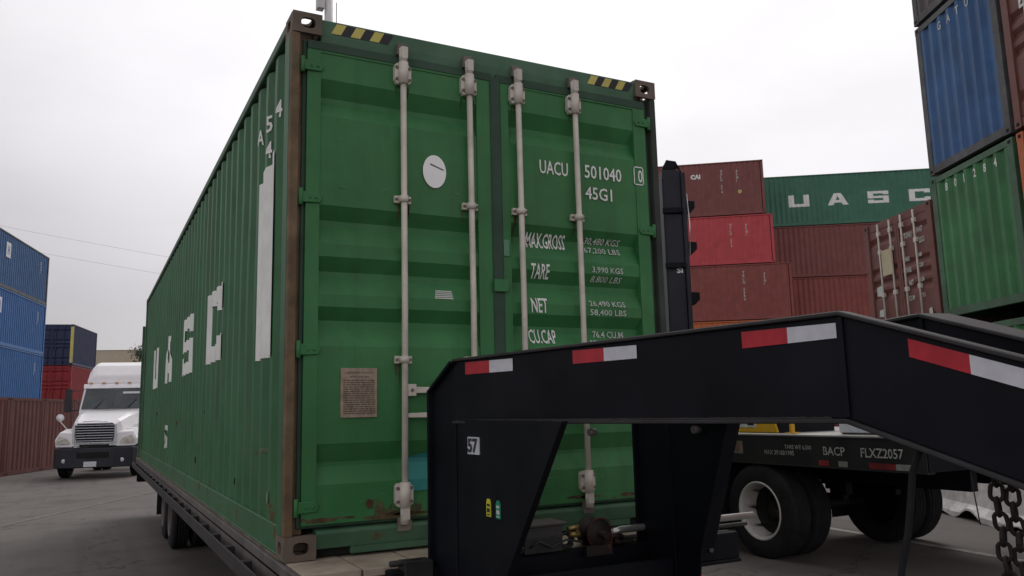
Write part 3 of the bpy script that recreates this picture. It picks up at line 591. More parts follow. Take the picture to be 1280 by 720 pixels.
def flatbed():
    t = thing('flatbed_trailer', 'black gooseneck flatbed trailer with plank deck carrying the green container', 'trailer', (0, 0, 0))
    yF, yB = -.35, 12.9; z1 = HB-.004
    # deck boards run across
    dk = MB(); y = yF; rr = random.Random(1)
    x0 = -.005
    xw = x0+.02
    while xw < 2.42:
        w = .285; dk.box(xw, yF, z1-.04, min(xw+w-.012, 2.44), yB, z1-rr.uniform(0, .004)); xw += w
    dk.build('deck_boards', WOOD, t, .003)
    sd = MB()
    for s, x in ((1, -.022), (-1, 2.462)):
        sd.box(x, yF, .86, x+s*.02, yB, z1+.002); sd.box(x, yF, .855, x+s*.10, yB, .87); sd.box(x, yF, z1-.06, x+s*.03, yB, z1-.044)
    sd.build('side_channel', STEEL, t, .003)
    rb = MB()
    for s, x in ((-1, -.088), (1, 2.528)):
        rb.box(x, yF-.02, .885, x-s*.012, yB, .975)
        y = .1
        while y < yB:
            rb.box(x-s*.012, y, .888, x-s*.066, y+.07, .972); y += .61
    rb.build('rub_rail', BLACKD, t, .003)
    fr = MB()
    for x in (.62, 1.70):
        fr.box(x, yF, .55, x+.012+.1, yB-.2, .565); fr.box(x+.05, yF, .565, x+.062, yB-.2, .83); fr.box(x, yF, .83, x+.112, yB-.2, .85)
    y = .2
    while y < yB: fr.box(.0, y, .90, 2.43, y+.05, 1.0); y += .41
    fr.box(0.0, yB-.06, .62, 2.44, yB, z1-.05)
    fr.build('frame', BLACK, t)
    # front crossmember and step
    f = MB(); f.box(.40, yF-.10, .90, 2.52, yF-.004, z1-.014); f.box(.40, yF-.115, .88, 2.52, yF-.02, .90); f.box(.60, yF-.09, .62, 1.9, yF-.02, .88)
    f.build('front_crossmember', BLACK, t, .004)
    # gooseneck frames
    def neck(xc, tip, gussets, fl, dz, base_y=-.40):
        n = MB(); T = .012
        p0 = Vector((xc, base_y, 0)); p1 = Vector((xc, -.68, 0)); p2 = Vector(tip)
        def zt(q): return 2.0
        # column web + gusset (plane x = xc)
        g = gussets
        n.prism([(xc, base_y, .62), (xc, base_y, 1.885), (xc, -.68, 2.012), (xc, -.68, 1.74), (xc, g[0], 1.735), (xc, g[1], 1.07), (xc, g[1]+.08, .62)], (T, 0, 0))
        n.box(xc-.028, base_y-.012, .62, xc+.10, base_y+.006, 1.885)        # rear flange
        n.prism([(xc-.028, base_y, 1.885), (xc-.028, -.68, 2.014), (xc-.028, -.70, 2.003), (xc-.028, base_y-.01, 1.87)], (.128, 0, 0))
        d = Vector((g[1]-g[0], 1.07-1.735)).normalized()
        n.prism([(xc-.014, g[0], 1.735), (xc-.014, g[1], 1.07), (xc-.014, g[1]-.012, 1.07), (xc-.014, g[0]-.012, 1.735)], (.028 if xc < 1 else .09, 0, 0))
        n.box(xc-.006, -.70, .66, xc+.0, -.685, 1.74)
        # beam web
        dirv = (p2-p1).normalized(); nr = Vector((-dirv.y, dirv.x, 0)); nr = nr if nr.x > 0 else -nr
        zb, ztop = 1.732, 2.012
        a, b = p1, p2
        e1 = p2+Vector((.05, -.5, 0)); e2 = p2+Vector((.10, -1.25, 0))
        path = [(a, 1.735, 2.008), (b, 1.735+dz, 2.010+dz), (e1, 1.565+dz, 1.838+dz), (e2, 1.31+dz, 1.58+dz)]
        def strip(off0, off1, lo, hi, mi=0):
            vs = []
            for q, zb, zt in path:
                for o in (off0, off1):
                    for zz in (lo(zb, zt), hi(zb, zt)): vs.append(q+nr*o+Vector((0, 0, zz)))
            fs = []
            for i in range(len(path)-1):
                k = i*4; fs += [(k, k+1, k+5, k+4), (k+2, k+6, k+7, k+3), (k+1, k+3, k+7, k+5), (k, k+4, k+6, k+2)]
            fs += [(0, 2, 3, 1), (12, 13, 15, 14)]; n.add(vs, fs, mi)
        strip(0, .012, lambda a_, b_: a_, lambda a_, b_: b_)
        strip(-.016, fl, lambda a_, b_: b_, lambda a_, b_: b_+.013, 1)
        strip(-.016, fl, lambda a_, b_: a_-.013, lambda a_, b_: a_, 1)
        o = n.build('gooseneck_beam', [BLACK, BLACKD], t, .003)
        # stiffener at the bend
        s = MB(); q = p2-nr*.004; s.prism([q+Vector((0,0,1.74+dz))+dirv*.008, q+Vector((0,0,2.006+dz))+dirv*.008, q+Vector((0,0,2.006+dz))-dirv*.008, q+Vector((0,0,1.74+dz))-dirv*.008], -nr*.004)
        s.build('stiffener', BLACK, o)
        return o, nr, p1, p2, path
    bl, nr, p1, p2, path = neck(.63, (.905, -2.66, 0), (-1.655, -1.15), .045, 0)
    br, nr_r, q1, q2, path_r = neck(1.86, (1.37, -2.57, 0), (-1.16, -.90), .10, .02)
    # cross bars between the two beams, coupler
    c = MB(); c.tube([(.80, -1.6, 1.86), (1.60, -1.6, 1.86)], .045, 14); c.build('cross_tube', BLACK, t); c = MB(); c.box(.92, -2.50, 1.78, 1.35, -2.42, 1.94); c.build('cross_bar', BLACK, t, .003)
    c = MB(); c.box(.66, -.70, .88, 1.84, -.66, 1.0); c.build('cross_bar', BLACK, t, .003)
    c = MB(); e = Vector((1.25, -3.85, 0)); c.box(.98, -3.92, 1.30, 1.52, -3.78, 1.58); c.tube([e+Vector((0,0,1.75)), e+Vector((0,0,.95))], .065, 18); c.tube([e+Vector((0,0,1.0)), e+Vector((0,0,.85))], .085, 18)
    c.build('coupler', BLACK, t, .004)
    # jacks with feet
    for x in (.55, 1.95):
        j = MB(); j.box(x-.05, -.30, .30, x+.05, -.20, 1.0); j.box(x-.035, -.285, .02, x+.035, -.215, .5); j.box(x-.12, -.37, .0, x+.12, -.13, .02); j.build('landing_jack', BLACK, t, .004)
    # reflective tape, following web plane
    def webpt(s_along, z, off=.0):      # distance from p1 along the straight beam
        d = (p2-p1).normalized(); q = p1+d*s_along-nr*(.003+off); return (q.x, q.y, z)
    def tape(sa, sm, sb, za, zb, ha, hb):
        m = MB()
        def z(q): return za+(zb-za)*(q-sa)/(sb-sa)
        def h(q): return ha+(hb-ha)*(q-sa)/(sb-sa)
        for k, (u, v) in enumerate(((sa, sm), (sm, sb))): m.add([webpt(u, z(u)-h(u)), webpt(v, z(v)-h(v)), webpt(v, z(v)), webpt(u, z(u))], [(0, 1, 2, 3)], k)
        m.build('reflective_tape', [REDR, WHR], bl)
    tape(.10, .298, .475, 2.000, 1.994, .056, .052); tape(.870, 1.047, 1.217, 1.998, 1.992, .051, .046); tape(1.669, 1.83, 1.985, 1.996, 1.992, .050, .041)
    # tape on the sloping part
    q0, e0 = path[1][0], path[2][0]; m = MB()
    def sl_pt(f, g): 
        a = q0.lerp(e0, f)-Vector((.004, 0, 0)); zt = path[1][2]+(path[2][2]-path[1][2])*f; a.z = zt-g; return a
    for k, (f0, f1) in enumerate(((.37, .66), (.66, .94))): m.add([sl_pt(f0, .060), sl_pt(f1, .060), sl_pt(f1, .014), sl_pt(f0, .014)], [(0, 1, 2, 3)], k)
    tp = m.build('reflective_tape', [REDR, WHR], bl)
    w = MB(); d_ = (p2-p1).normalized(); rr = random.Random(8); pw = []
    for i in range(200):
        a_ = p1+d_*(1.96*i/200)-nr*.001; pw.append((a_.x, a_.y, 1.7365+.0015*rr.random()))
    w.tube(pw, [.003+.0015*rr.random() for _ in pw], 5); w.build('weld_seam', BLACKD, bl)
    # number plate 57
    m = MB(); m.box(.624, -.83, 1.590, .630, -.985+.04, 1.665); m.build('number_sticker', WHR, bl)
    bm = text_uv('57', .062, .10, bold=.03); lay(bm, lambda u, v: (.621, -.836-u, 1.597+v), BLK, bl, 'marking')
    # tags
    for y, col, nm in ((-1.005, (.62,.60,.04), 'yellow'), (-1.095, (.02,.26,.15), 'green')):
        m = MB(); m.prism([(.629, y-.004, 1.34), (.629, y-.043, 1.34), (.629, y-.043, 1.395), (.629, y-.034, 1.412), (.629, y-.013, 1.412), (.629, y-.004, 1.395)], (-.004, 0, 0))
        o = m.build('inspection_tag', mat(nm+'_tag', col, .5, var=.05), bl, label=nm+' inspection tag')
        m = MB(); 
        for z, h in ((1.346, .005), (1.358, .016), (1.382, .010)): m.box(.6235, y-.012, z, .6245, y-.038, z+h)
        m.build('tag_print', BLK if nm == 'yellow' else WHITED, o)
    # small fittings under the beam
    m = MB(); m.tube([(.80, -1.60, 1.69), (.77, -1.60, 1.69)], .013, 8); m.build('bolt', STEEL, t); m = MB(); m.tube([(1.80, -.96, 1.66), (1.845, -.96, 1.66)], .02, 8); m.build('bolt', STEEL, t)
    # deck front gear: toolbox winch, battery, hand pipe
    m = MB(); m.box(1.07, -.43, z1+.03, 1.34, -.30, z1+.12); m.box(1.06, -.44, z1+.12, 1.35, -.29, z1+.132); m.box(1.09, -.437, z1+.045, 1.32, -.432, z1+.105); b = m.build('battery_box', mat('battery_grey', (.05,.05,.05), .6, rust=.3, dirt=.5), t, .004)
    m = MB(); m.box(1.055, -.445, z1+.128, 1.355, -.285, z1+.14); m.build('lid', STEEL, b, .002)
    m = MB(); m.tube([(.98, -.42, z1-.02), (.98, -.42, z1+.07)], .018, 10); m.tube([(.98, -.42, z1+.07), (.98, -.42, z1+.10)], [.024, .010], 8); m.tube([(.95, -.42, z1+.02), (1.01, -.42, z1+.02)], .012, 8); m.box(.94, -.45, z1-.02, 1.02, -.39, z1-.01); m.build('shackle_bolt', CHROME, t)
    m = MB(); m.lathe([(0, .001), (0, .074), (.012, .080), (.02, .074), (.02, .045), (.05, .052), (.09, .045), (.10, .074), (.112, .080), (.12, .074), (.12, .001)], (1.54, -.48, z1+.065), (0, 1, 0), 24)
    m.tube([(1.54, -.54, z1+.065), (1.54, -.30, z1+.065)], .018, 10); m.box(1.44, -.50, z1-.04, 1.60, -.47, z1+.01); wn = m.build('strap_winch', mat('winch_steel', (.020,.014,.012), .6, rust=.5), t)
    m = MB(); m.lathe([(-.004, .077), (-.007, .080), (-.004, .083), (.0, .080)], (1.54, -.48, z1+.065), (0, 1, 0), 28); m.build('red_rim', mat('red_winch_paint', (.10,.016,.012), .6, rust=.3), wn)
    m = MB(); m.tube([(1.36, -.45, z1+.10), (1.42, -.45, z1+.11), (1.40, -.45, z1+.06)], .012, 8); m.tube([(1.37, -.44, z1+.07), (1.43, -.45, z1+.07)], .016, 8); m.build('brass_fitting', mat('brass', (.35,.24,.09), .4, .7), t)
    m = MB(); m.tube([(1.62, -.43, z1+.052), (1.70, -.43, z1+.066), (2.69, -.40, z1+.062)], .0195, 12); m.build('silver_pipe', CHROME, t)
    m = MB(); m.tube([(1.60, -.40, z1+.015), (2.66, -.37, z1+.012)], .012, 8); m.build('lower_pipe', mat('dark_pipe', (.05,.048,.045), .6), t)
    m = MB()
    m.tube([(1.37+(.03+.006*k)*math.cos(q), -.40-.01*k, z1+.04+(.03+.004*k)*math.sin(q)) for k in range(3) for q in [2*math.pi*j/12 for j in range(12)]], .007, 6)
    m.build('hose_coil', BLK, t)
    m = MB(); m.box(1.66, -.44, z1-.0, 1.78, -.36, z1+.022); m.tube([(1.70, -.44, z1+.03), (1.70, -.36, z1+.03)], .018, 10); m.tube([(1.70, -.45, z1+.03), (1.60, -.46, z1+.045)], .008, 6); m.build('ratchet', mat('winch_steel', (.02,.014,.012)), t)
    m = MB(); m.box(1.10, -.455, z1-.004, 1.32, -.44, z1+.07); m.build('cable_bracket', BLACKD, t, .002)
    m = MB(); m.tube([(1.13, -.46, z1+.03), (1.18, -.47, z1+.055), (1.25, -.47, z1+.02), (1.34, -.46, z1+.05), (1.44, -.46, z1+.03)], .006, 6); m.build('cable', BLK, t)
    for x_ in (.74, .90, 2.00, 2.30): m = MB(); m.tube([(x_, -.452, .965), (x_, -.466, .965)], .016, 6); m.build('bolt', STEEL, t)
    m = MB(); m.tube([(.40, -.42, z1+.02), (.56, -.42, z1+.02)], .014, 10); m.box(.46, -.47, z1-.16, .60, -.37, z1+.028); m.build('stub_pipe', BLACKD, t, .003)
    m = MB(); m.box(1.94, -.36, z1+.04, 2.12, -.30, z1+.145); m.build('junction_box', BLK, t, .004)
    # running gear
    for y in (8.25, 9.35):
        for x, s in ((.20, -1), (2.24, 1)):
            tyre_wheel(t, (x, y, .40), (s, 0, 0), .40, .235, .205, .11, rim_mat=STEEL, dual=True)
        m = MB(); m.tube([(.5, y, .40), (1.95, y, .40)], .06, 12); m.box(.60, y-.45, .46, .66, y+.45, .50); m.box(1.78, y-.45, .46, 1.84, y+.45, .50); m.build('axle', BLACK, t)
    for x in (.16, 1.90):
        m = MB(); m.box(x, 10.05, .28, x+.40, 10.06, .88); m.build('mud_flap', RUBBER, t)
    m = MB(); m.box(0.02, 12.93, .60, .30, 12.95, .95); m.build('rear_light_bracket', BLACK, t)
    m = MB(); m.box(-.02, 12.6, HB, .05, 12.66, HB+2.45); m.build('rear_stake', GRAIL, t)
    return t
flatbed()

# chain and cables hanging from the left beam
def chain_links(name, label, pts, R_, r_, m):
    mb = MB(); 
    for i in range(len(pts)-1):
        a, b = Vector(pts[i]), Vector(pts[i+1]); d = (b-a).normalized(); n1 = d.orthogonal().normalized(); n1.rotate(Matrix.Rotation(R(90*i+25), 3, d)); c = (a+b)/2
        hl = (b-a).length/2+r_*.6; ring = []
        for k in range(14):
            q = 2*math.pi*k/14; ring.append(c+n1*math.cos(q)*R_+d*(math.sin(q)*R_+math.copysign(hl-R_, math.sin(q))))
        ring.append(ring[0]); mb.tube(ring, r_, 8, cap=False)
    return mb.build(name, m)
CHM = mat('rusty_chain', (.020,.014,.011), .7, .3, rust=.4, rust_col=(.035,.02,.013), var=.3, scale=20)
def strand(x, y, z0, n, dx, dy): return [(x+dx*i/n+.004*math.sin(i*2), y+dy*i/n, z0-.033*i) for i in range(n+1)]
tag(chain_links('safety_chain', '', strand(.985, -2.985, 1.615, 15, .0, -.02), .0135, .0052, CHM), 'rusty safety chain hanging from the gooseneck, left strand', 'chain', 'safety chains under the gooseneck')
tag(chain_links('safety_chain', '', strand(1.0, -3.012, 1.605, 15, .0, -.02), .0135, .0052, CHM), 'rusty safety chain hanging from the gooseneck, right strand nearest the photo edge', 'chain', 'safety chains under the gooseneck')
mb = MB(); mb.tube([(.96, -2.86, 1.70), (.955, -2.82, 1.65), (.95, -2.80, 1.60), (.95, -2.788, 1.532), (.95, -2.772, 1.452), (.95, -2.742, 1.352), (.95, -2.73, 1.2), (.97, -2.76, .9), (1.0, -2.9, .6)], .0085, 10)
tag(mb.build('air_hose', RUBBER), 'thick black hose hanging below the bend of the gooseneck', 'hose')
mb = MB(); mb.tube([(1.01, -2.92, 1.66), (1.015, -2.91, 1.61), (1.02, -2.91, 1.55), (1.03, -2.91, 1.48)], .0016, 5)
tag(mb.build('thin_wire', BLK), 'thin dark wire dangling in front of the white barrier', 'wire')
mb = MB(); BX = 4.42; bz = gz(4.5)+.002; mb.box(BX, 1.75, bz, BX+.09, 3.05, bz+.06)
o = mb.build('marker_board', BLACK, None, .004); tag(o, 'red and white striped board lying on the asphalt below the gooseneck', 'board')
mb = MB()
for i in range(5): mb.add([(BX+.005, 3.04-i*.25, bz+.0635), (BX+.005, 3.04-(i+1)*.25, bz+.0635), (BX+.085, 3.04-(i+1)*.25, bz+.0635), (BX+.085, 3.04-i*.25, bz+.0635)], [(0, 1, 2, 3)], (i+1) % 2)
mb.build('reflective_tape', [REDR, WHR], o)

# ======================= CHASSIS ON THE RIGHT =======================
def chassis():
    g0 = .12
    t = thing('container_chassis', 'dark container chassis with white rims and BACP lettering on its rail', 'chassis', (5.7, 0, g0))
    for x0, x1 in ((0, .012), (2.43, 2.442)):
        m = MB(); s = 1 if x0 == 0 else -1
        m.box(x0, .59, 1.02, x1, 13.0, 1.30); m.box(x0-.004 if s > 0 else x0-.09, .585, 1.30, x0+.10 if s > 0 else x1+.004, 13.0, 1.318); m.box(x0-.004 if s > 0 else x0-.09, .585, 1.005, x0+.10 if s > 0 else x1+.004, 13.0, 1.02)
        rl = m.build('side_rail', mat('chassis_dark_paint', (.011,.012,.012), .6, rust=.12, var=.3, dirt=.5, dirt_col=(.024,.022,.02), spec=.3), t, .002)
        if s > 0: R0 = rl
    m = MB(); m.box(.02, .585, 1.02, 2.42, .70, 1.30)
    for y in (1.6, 2.2, 3.4, 5, 7, 9, 11, 12.8): m.box(.012, y, 1.08, 2.43, y+.12, 1.24)
    for x in (.75, 1.58): m.box(x, .7, .80, x+.10, 13.0, 1.08)
    m.build('frame', BLACK, t)
    m = MB(); m.box(.02, .62, 1.319, 2.39, 12.9, 1.330); m.build('deck_plate', mat('deck_plate_highlight', (.35,.34,.32), .5, var=.2, dirt=.4), t)  # pale colour paints the highlight along the chassis top edge
    for y in (2.67,):
        for x, s in ((0.0, -1), (2.44, 1)): tyre_wheel(t, (x, y, .50), (s, 0, 0), .505, .27, .285, .30, dual=True)
        m = MB(); m.tube([(.45, y, .5), (2.0, y, .5)], .07, 14); m.box(.75, y-.5, .60, .83, y+.5, .66); m.box(1.6, y-.5, .60, 1.68, y+.5, .66); m.box(.74, y-.55, .66, .84, y-.45, .85); m.box(1.58, y+.45, .66, 1.70, y+.55, .85); m.build('axle', BLACK, t)
    for x in (.0, 1.84):
        m = MB(); m.box(x, 3.30, .22, x+.60, 3.315, 1.02); m.build('mud_flap', RUBBER, t)
    m = MB(); m.box(.02, 3.7, .45, .55, 5.2, 1.0); m.build('tool_box', BLACK, t, .01)
    for x in (.35, 1.95):
        m = MB(); m.box(x, 11.0, .05, x+.14, 11.14, 1.05); m.box(x-.08, 10.95, 0, x+.22, 11.2, .05); m.build('landing_leg', BLACK, t)
    def rt(s, y, z, h, w, m_, bold=.01):
        bm = text_uv(s, h, w, bold=bold); lay(bm, lambda u, v: (-.003, y-u, z+v), m_, R0)
    LT = mat('grey_lettering', (.40,.40,.37), .7, var=.3, dirt=.7, dirt_col=(.15,.15,.14), scale=20)
    rt('BACP', 1.725, 1.135, .085, .265, LT); rt('FLXZ2057', 1.275, 1.13, .09, .46, LT)
    rt('TARE WT 6,500', 2.235, 1.175, .05, .36, LT); rt('MAX 39160/1995', 2.53, 1.115, .05, .42, LT)
    m = MB(); m.box(-.006, 3.22, 1.11, -.001, 2.86, 1.25); sp = m.build('sign_plate', mat('tan_plate', (.16,.13,.10), .7, var=.3), R0)
    bm = text_uv('GVWR', .09, .26, bold=.02); lay(bm, lambda u, v: (-.009, 3.17-u, 1.135+v), mat('red_lettering', (.20,.10,.08), .7, var=.4, scale=20), R0)
    m = MB()
    for k, (a, b) in enumerate(((2.24, 2.0), (2.40, 2.3))): pass
    for a, b, k in ((1.79, 1.66, 0), (1.545, 1.435, 1), (1.19, .90, 0), (.90, .74, 1)): m = MB(); m.add([(-.004, a, 1.028), (-.004, b, 1.028), (-.004, b, 1.083), (-.004, a, 1.083)], [(0, 1, 2, 3)], k); m.build('reflective_tape', [mat('dirty_red_tape', (.20,.015,.02), .6, var=.4), mat('dirty_white_tape', (.22,.23,.20), .6, var=.4)], R0)
    return t
chassis()
# things on the chassis deck
YP = mat('yellow_machine_paint', (.62,.36,.02), .5, var=.15, dirt=.3, dirt_col=(.3,.2,.05))
t = thing('generator_box', 'yellow machine box with dark badge on the chassis deck', 'machine', (5.98, 2.62, .12+1.331))
m = MB(); m.prism([(0, .98, 0), (0, -.03, 0), (0, .05, .26), (0, .98, .26)], (.9, 0, 0)); b = m.build('casing', YP, t, .01)
m = MB(); m.box(-.006, .30, .06, -.001, .58, .17); m.build('badge', WHITED, b)
m = MB(); m.box(-.010, .33, .085, -.007, .43, .145); m.box(.02, -.03, 0, .9, -.002, .30); m.build('trim', BLACK, t)
t = thing('jack_stand_post', 'thin yellow post standing next to the yellow machine box', 'post', (5.95, 2.36, .12+1.331))
m = MB(); m.box(0, 0, 0, .05, .03, .4); m.box(-.03, -.04, 0, .09, .07, .012); m.build('post', YP, t)
t = thing('white_crate', 'pale box on the chassis deck half hidden below the gooseneck bend', 'box', (6.0, 1.25, .12+1.331))
m = MB(); m.box(0, 0, .012, .5, .52, .30); m.build('body', WHR, t, .01); m = MB(); m.box(-.02, -.02, .301, .52, .54, .325); m.build('lid', WHITED, t, .006)
m = MB(); m.box(0, .36, .16, -.004, .48, .2); m.build('label', BLK, t)
m = MB(); m.box(.02, .02, 0, .1, .5, .012); m.box(.4, .02, 0, .48, .5, .012); m.build('skid', BLK, t)

# ======================= BLACK MAST =======================
def mast():
    x, y = 5.50, 3.72 
    # further back beside the container
    t = thing('lifting_mast', 'tall black steel mast with hook brackets beside the green container', 'mast', (5.60, 3.72, .12), R(-27.7))
    w = .142
    m = MB(); m.box(-w, -.10, 0, w*.62, .10, 4.62); m.box(w*.62, -.13, 0, w, .13, 4.58); m.box(-w-.012, -.13, 0, -w, .13, 4.5); 
    m.build('column', mat('mast_dark_paint', (.009,.010,.021), .6, rust=.05, var=.3, dirt=.4, dirt_col=(.03,.03,.035)), t, .006)
    m = MB(); m.lathe([(-.06, .001), (-.06, .085), (.06, .085), (.06, .001)], (-.03, 0, 4.66), (0, 1, 0), 20); m.tube([(-.12, 0, 4.62), (-.05, 0, 4.77), (.05, 0, 4.75), (.12, 0, 4.6)], .016, 8); m.build('pulley', BLACK, t)
    for z in (.9, 1.7, 2.5, 3.35, 4.05):
        m = MB(); m.box(-w-.022, -.145, z, w*.7, -.10, z+.07); m.box(w*.3, -.16, z+.01, w*.5, -.145, z+.06); m.build('clamp', BLACK, t, .006)
    for z in (4.17, 3.64, 3.0):
        m = MB(); m.prism([(w, -.05, z-.12), (w+.06, -.05, z-.10), (w+.12, -.05, z-.04), (w+.12, -.05, z+.05), (w, -.05, z+.06)], (0, .1, 0)); m.build('hook_bracket', BLACK, t, .004)
    m = MB(); m.tube([(w+.01, -.11, 4.3), (w+.03, -.11, 3.9), (w+.01, -.11, 3.5)], .008, 6); m.build('hose', CHROME, t)
    lay(text_uv('SI', .07, .075, bold=.03), lambda u, v: (-.02+u, -.104, 3.29+v), WHITE, t)
    m = MB(); m.box(-.4, -.4, 0, .4, .4, .04); m.box(-.2, -.2, .04, .2, .2, .10); m.build('base_plate', BLACK, t)
mast()

# ======================= BARRIER =======================
CONC = mat('dirty_white_concrete', (.68,.66,.63), .9, var=.2, dirt=.8, dirt_col=(.22,.20,.175), rust=.1, rust_col=(.2,.17,.14), scale=5, bump=.5)
def barrier():
    a = Vector((11.9, 5.95, .12)); b = Vector((9.2, 1.35, .12)); d = (b-a); Ln = d.length; d.normalize(); n = Vector((-d.y, d.x, 0)); n = n if n.x > 0 else -n
    mb = MB(); K = 90; prof = [(-.24, .0), (-.24, .08), (-.14, .20), (-.09, .885), (-.07, .91), (.07, .91), (.09, .88), (.14, .20), (.24, .08), (.24, 0)]
    for i in range(K+1):
        s = Ln*i/K; chip = max(0, noise.noise(Vector((s*1.6, 0, 1)))*.22+.03)
        for j, (o, z) in enumerate(prof):
            zz = z
            if j == 0: zz = chip*.8
            if j == 1: zz = max(z, chip)
            jit = .012*noise.noise(Vector((s*5, o*9, z*7)))
            q = a+d*s+n*(o+jit); mb.v.append((q.x, q.y, q.z+zz+jit))
    m_ = len(prof)
    for i in range(K):
        for j in range(m_-1): mb.f.append([i*m_+j, i*m_+j+1, (i+1)*m_+j+1, (i+1)*m_+j]); mb.m.append(0); mb.sm.append(False)
    mb.add(mb.v[:m_], [list(range(m_))]); mb.add(mb.v[K*m_:(K+1)*m_], [list(range(m_))])
    o = mb.build('concrete_barrier', CONC); tag(o, 'dirty white concrete barrier with ragged base beyond the chassis', 'barrier')
barrier()

# ======================= CONTAINER STACKS =======================
V = lambda a: Vector((math.cos(R(a)), math.sin(R(a)), 0))
def deg(v, k): return Vector(v)+k
# ---- far red/brown stack, long sides
RA = -36.5; C0 = Vector((30.10, 26.05, 0)); LL = 12.192; left = C0-V(RA)*LL
gr = 'containers in the stacks behind the chassis'
rows = [(11.64, 2.896, BROWN, 'dull brown container on top of the tall stack, left of the green lettered one', 0, 2.896),
        (9.01, 2.591, REDC, 'bright pinkish red container, second from the top of its stack', .30, 2.591),
        (6.08, 2.896, BROWN2, 'brown container between the bright red one and the orange one', 1.05, 2.896),
        (3.15, 2.896, ORANGE, 'orange container seen as a thin strip above the gooseneck', -.4, 2.896),
        (.12, 2.896, BROWN3, 'bottom container of the tall stack hidden behind the gooseneck uprights', 0, 2.896)]
for z0, H, m, lab, sh, hh in rows:
    p = left+V(RA)*sh; t = container(lab, gr, m, H=H, **side_place((p.x, p.y, z0), RA), door=None)
    if z0 > 6:
        e = 12.192-.16
        side_mark(t, 'OCLU 274', e-2.05, z0*0+H-.55, .13, WHITED, vertical=True, xs=.9, bold=.03) if z0 > 7 else side_mark(t, 'TRLU 5580', e-2.3, H-.5, .14, WHITED, vertical=True, xs=.9, bold=.03)
        side_mark(t, '45G1', e-1.25, H-.6, .14, WHITED, vertical=True, xs=.9, bold=.03)
        if z0 > 11: side_mark(t, 'CAI', e-3.6, H-.85, .26, WHITE, xs=1.0, bold=.06); side_mark(t, 'o', e-1.2, H-1.75, .2, YEL, xs=1, bold=.08)
# ---- UASC row behind
UA = -34.5; P0 = Vector((32.05, 28.85, 0))
for z0, H, m, lab, sh in ((11.60, 2.896, GREENF, 'green container with four wide white letters on top of the far stack', 0), (8.67, 2.896, BROWN, 'plain brown container directly under the green lettered one', .3), (5.74, 2.896, BROWN2, 'ribbed reddish brown container low in the stack left of the locking bar doors', .6), (2.82, 2.896, BROWN3, 'dark brown container second from the ground under the lettered stack', .2), (.12, 2.591, MAROON, 'dark container at the base of the lettered stack', 0)):
    p = P0+V(UA)*sh; t = container(lab, gr, m, H=H, **side_place((p.x, p.y, z0), UA), door=None)
    if m is GREENF:
        for ch, yy in (('U', 1.93), ('A', 4.03), ('S', 6.2), ('C', 8.4)): side_mark(t, ch, yy, 1.08, .68, WHITE, width=1.12, block=True)
# ---- door container
DA = -113.0; P = (13.87, 7.46)
for z0, lab in ((2.90, 'brown container with locking bars and cream placard, two high beside the green end'), (.13, 'brown container at ground level under the one with locking bars')):
    t = container(lab, 'brown containers with doors to the yard', BROWN3, H=2.591, L=6.058, **end_place((P[0], P[1], z0), DA))
    if z0 > 1:
        CR = mat('cream_placard', (.52,.46,.30), .6)
        yb = .012
        m = MB(); m.box(.66, -.03, 1.42, 1.04, -.022, 1.95); m.build('placard', CR, t, label='cream square placard')
        for s, x, z, h in (('TGHU', 1.46, 2.03, .12), ('9147', 1.90, 2.06, .12), ('22G1', 1.95, 1.86, .11), ('MAX', 1.42, 1.58, .10), ('30480', 1.85, 1.60, .08), ('TARE', 1.42, 1.36, .10), ('2200', 1.9, 1.40, .08), ('NET', 1.5, 1.1, .10), ('28280', 1.85, 1.12, .08), ('CU.M', 1.45, .8, .1), ('33.1', 1.9, .82, .08)):
            lay(text_uv(s, h, xs=.62, bold=.02), lambda u, v, x=x, z=z: (x+u, yb, z+v), WHITED, t)
        for x, z, w, h in ((.30, 1.05, .22, .2), (.32, .62, .2, .14), (2.05, .30, .13, .30)):
            m = MB(); m.prism([(x, yb, z), (x+w*.8, yb, z-.02), (x+w, yb, z+h*.5), (x+w*.85, yb, z+h), (x+.02, yb, z+h*.9)], (0, .006, 0)); m.build('sticker', WHITED, t)
# ---- near stack: blind ends
NA = -116.8; Q = Vector((12.87, 5.13, 0)); gr2 = 'containers stacked at the right edge of the photo'
lv = [(.12, 2.896, GREEN2, 'lowest green container in the stack at the right edge, mostly behind the gooseneck'), (3.24, 2.591, GREEN2, 'green ribbed container end with a row of small white characters'), (5.90, 2.896, BLUE2, 'blue ribbed container end high at the right edge'), (8.87, 2.896, GREYBR, 'grey brown container cut off by the top edge of the photo')]
for i, (z0, H, m, lab) in enumerate(lv):
    t = container(lab, gr2, m, H=H, L=12.192, **blind_place((Q.x, Q.y, z0), NA, 12.192), door=None, frame=FRAMEG if i in (2, 3) else GRAIL)
    PE = prof_pts(CW-.16, EP, .045, .16)
    def endtxt(s, x, z, h, mm=WHITED):   # x from the left corner as seen
        bm = text_uv(s, h, xs=.75, bold=.02); lay(bm, lambda u, v: (CW-(x+u), 12.192-.006, z+v), mm, t, ubreaks=[])
    if i == 1:
        for k, ch in enumerate('801284'):
            endtxt(ch, CW-(.16+EP*(6-k)+.075), H-.34, .15, WHITE)
    if i == 2:
        for k, ch in enumerate('GATU8'): endtxt(ch, CW-(.16+EP*(5-k)+.075), H-.38, .16)
    if i == 0: endtxt('UACU 42', 1.5, H-.45, .10)
Q2 = Q+V(NA)*(CW+.10)
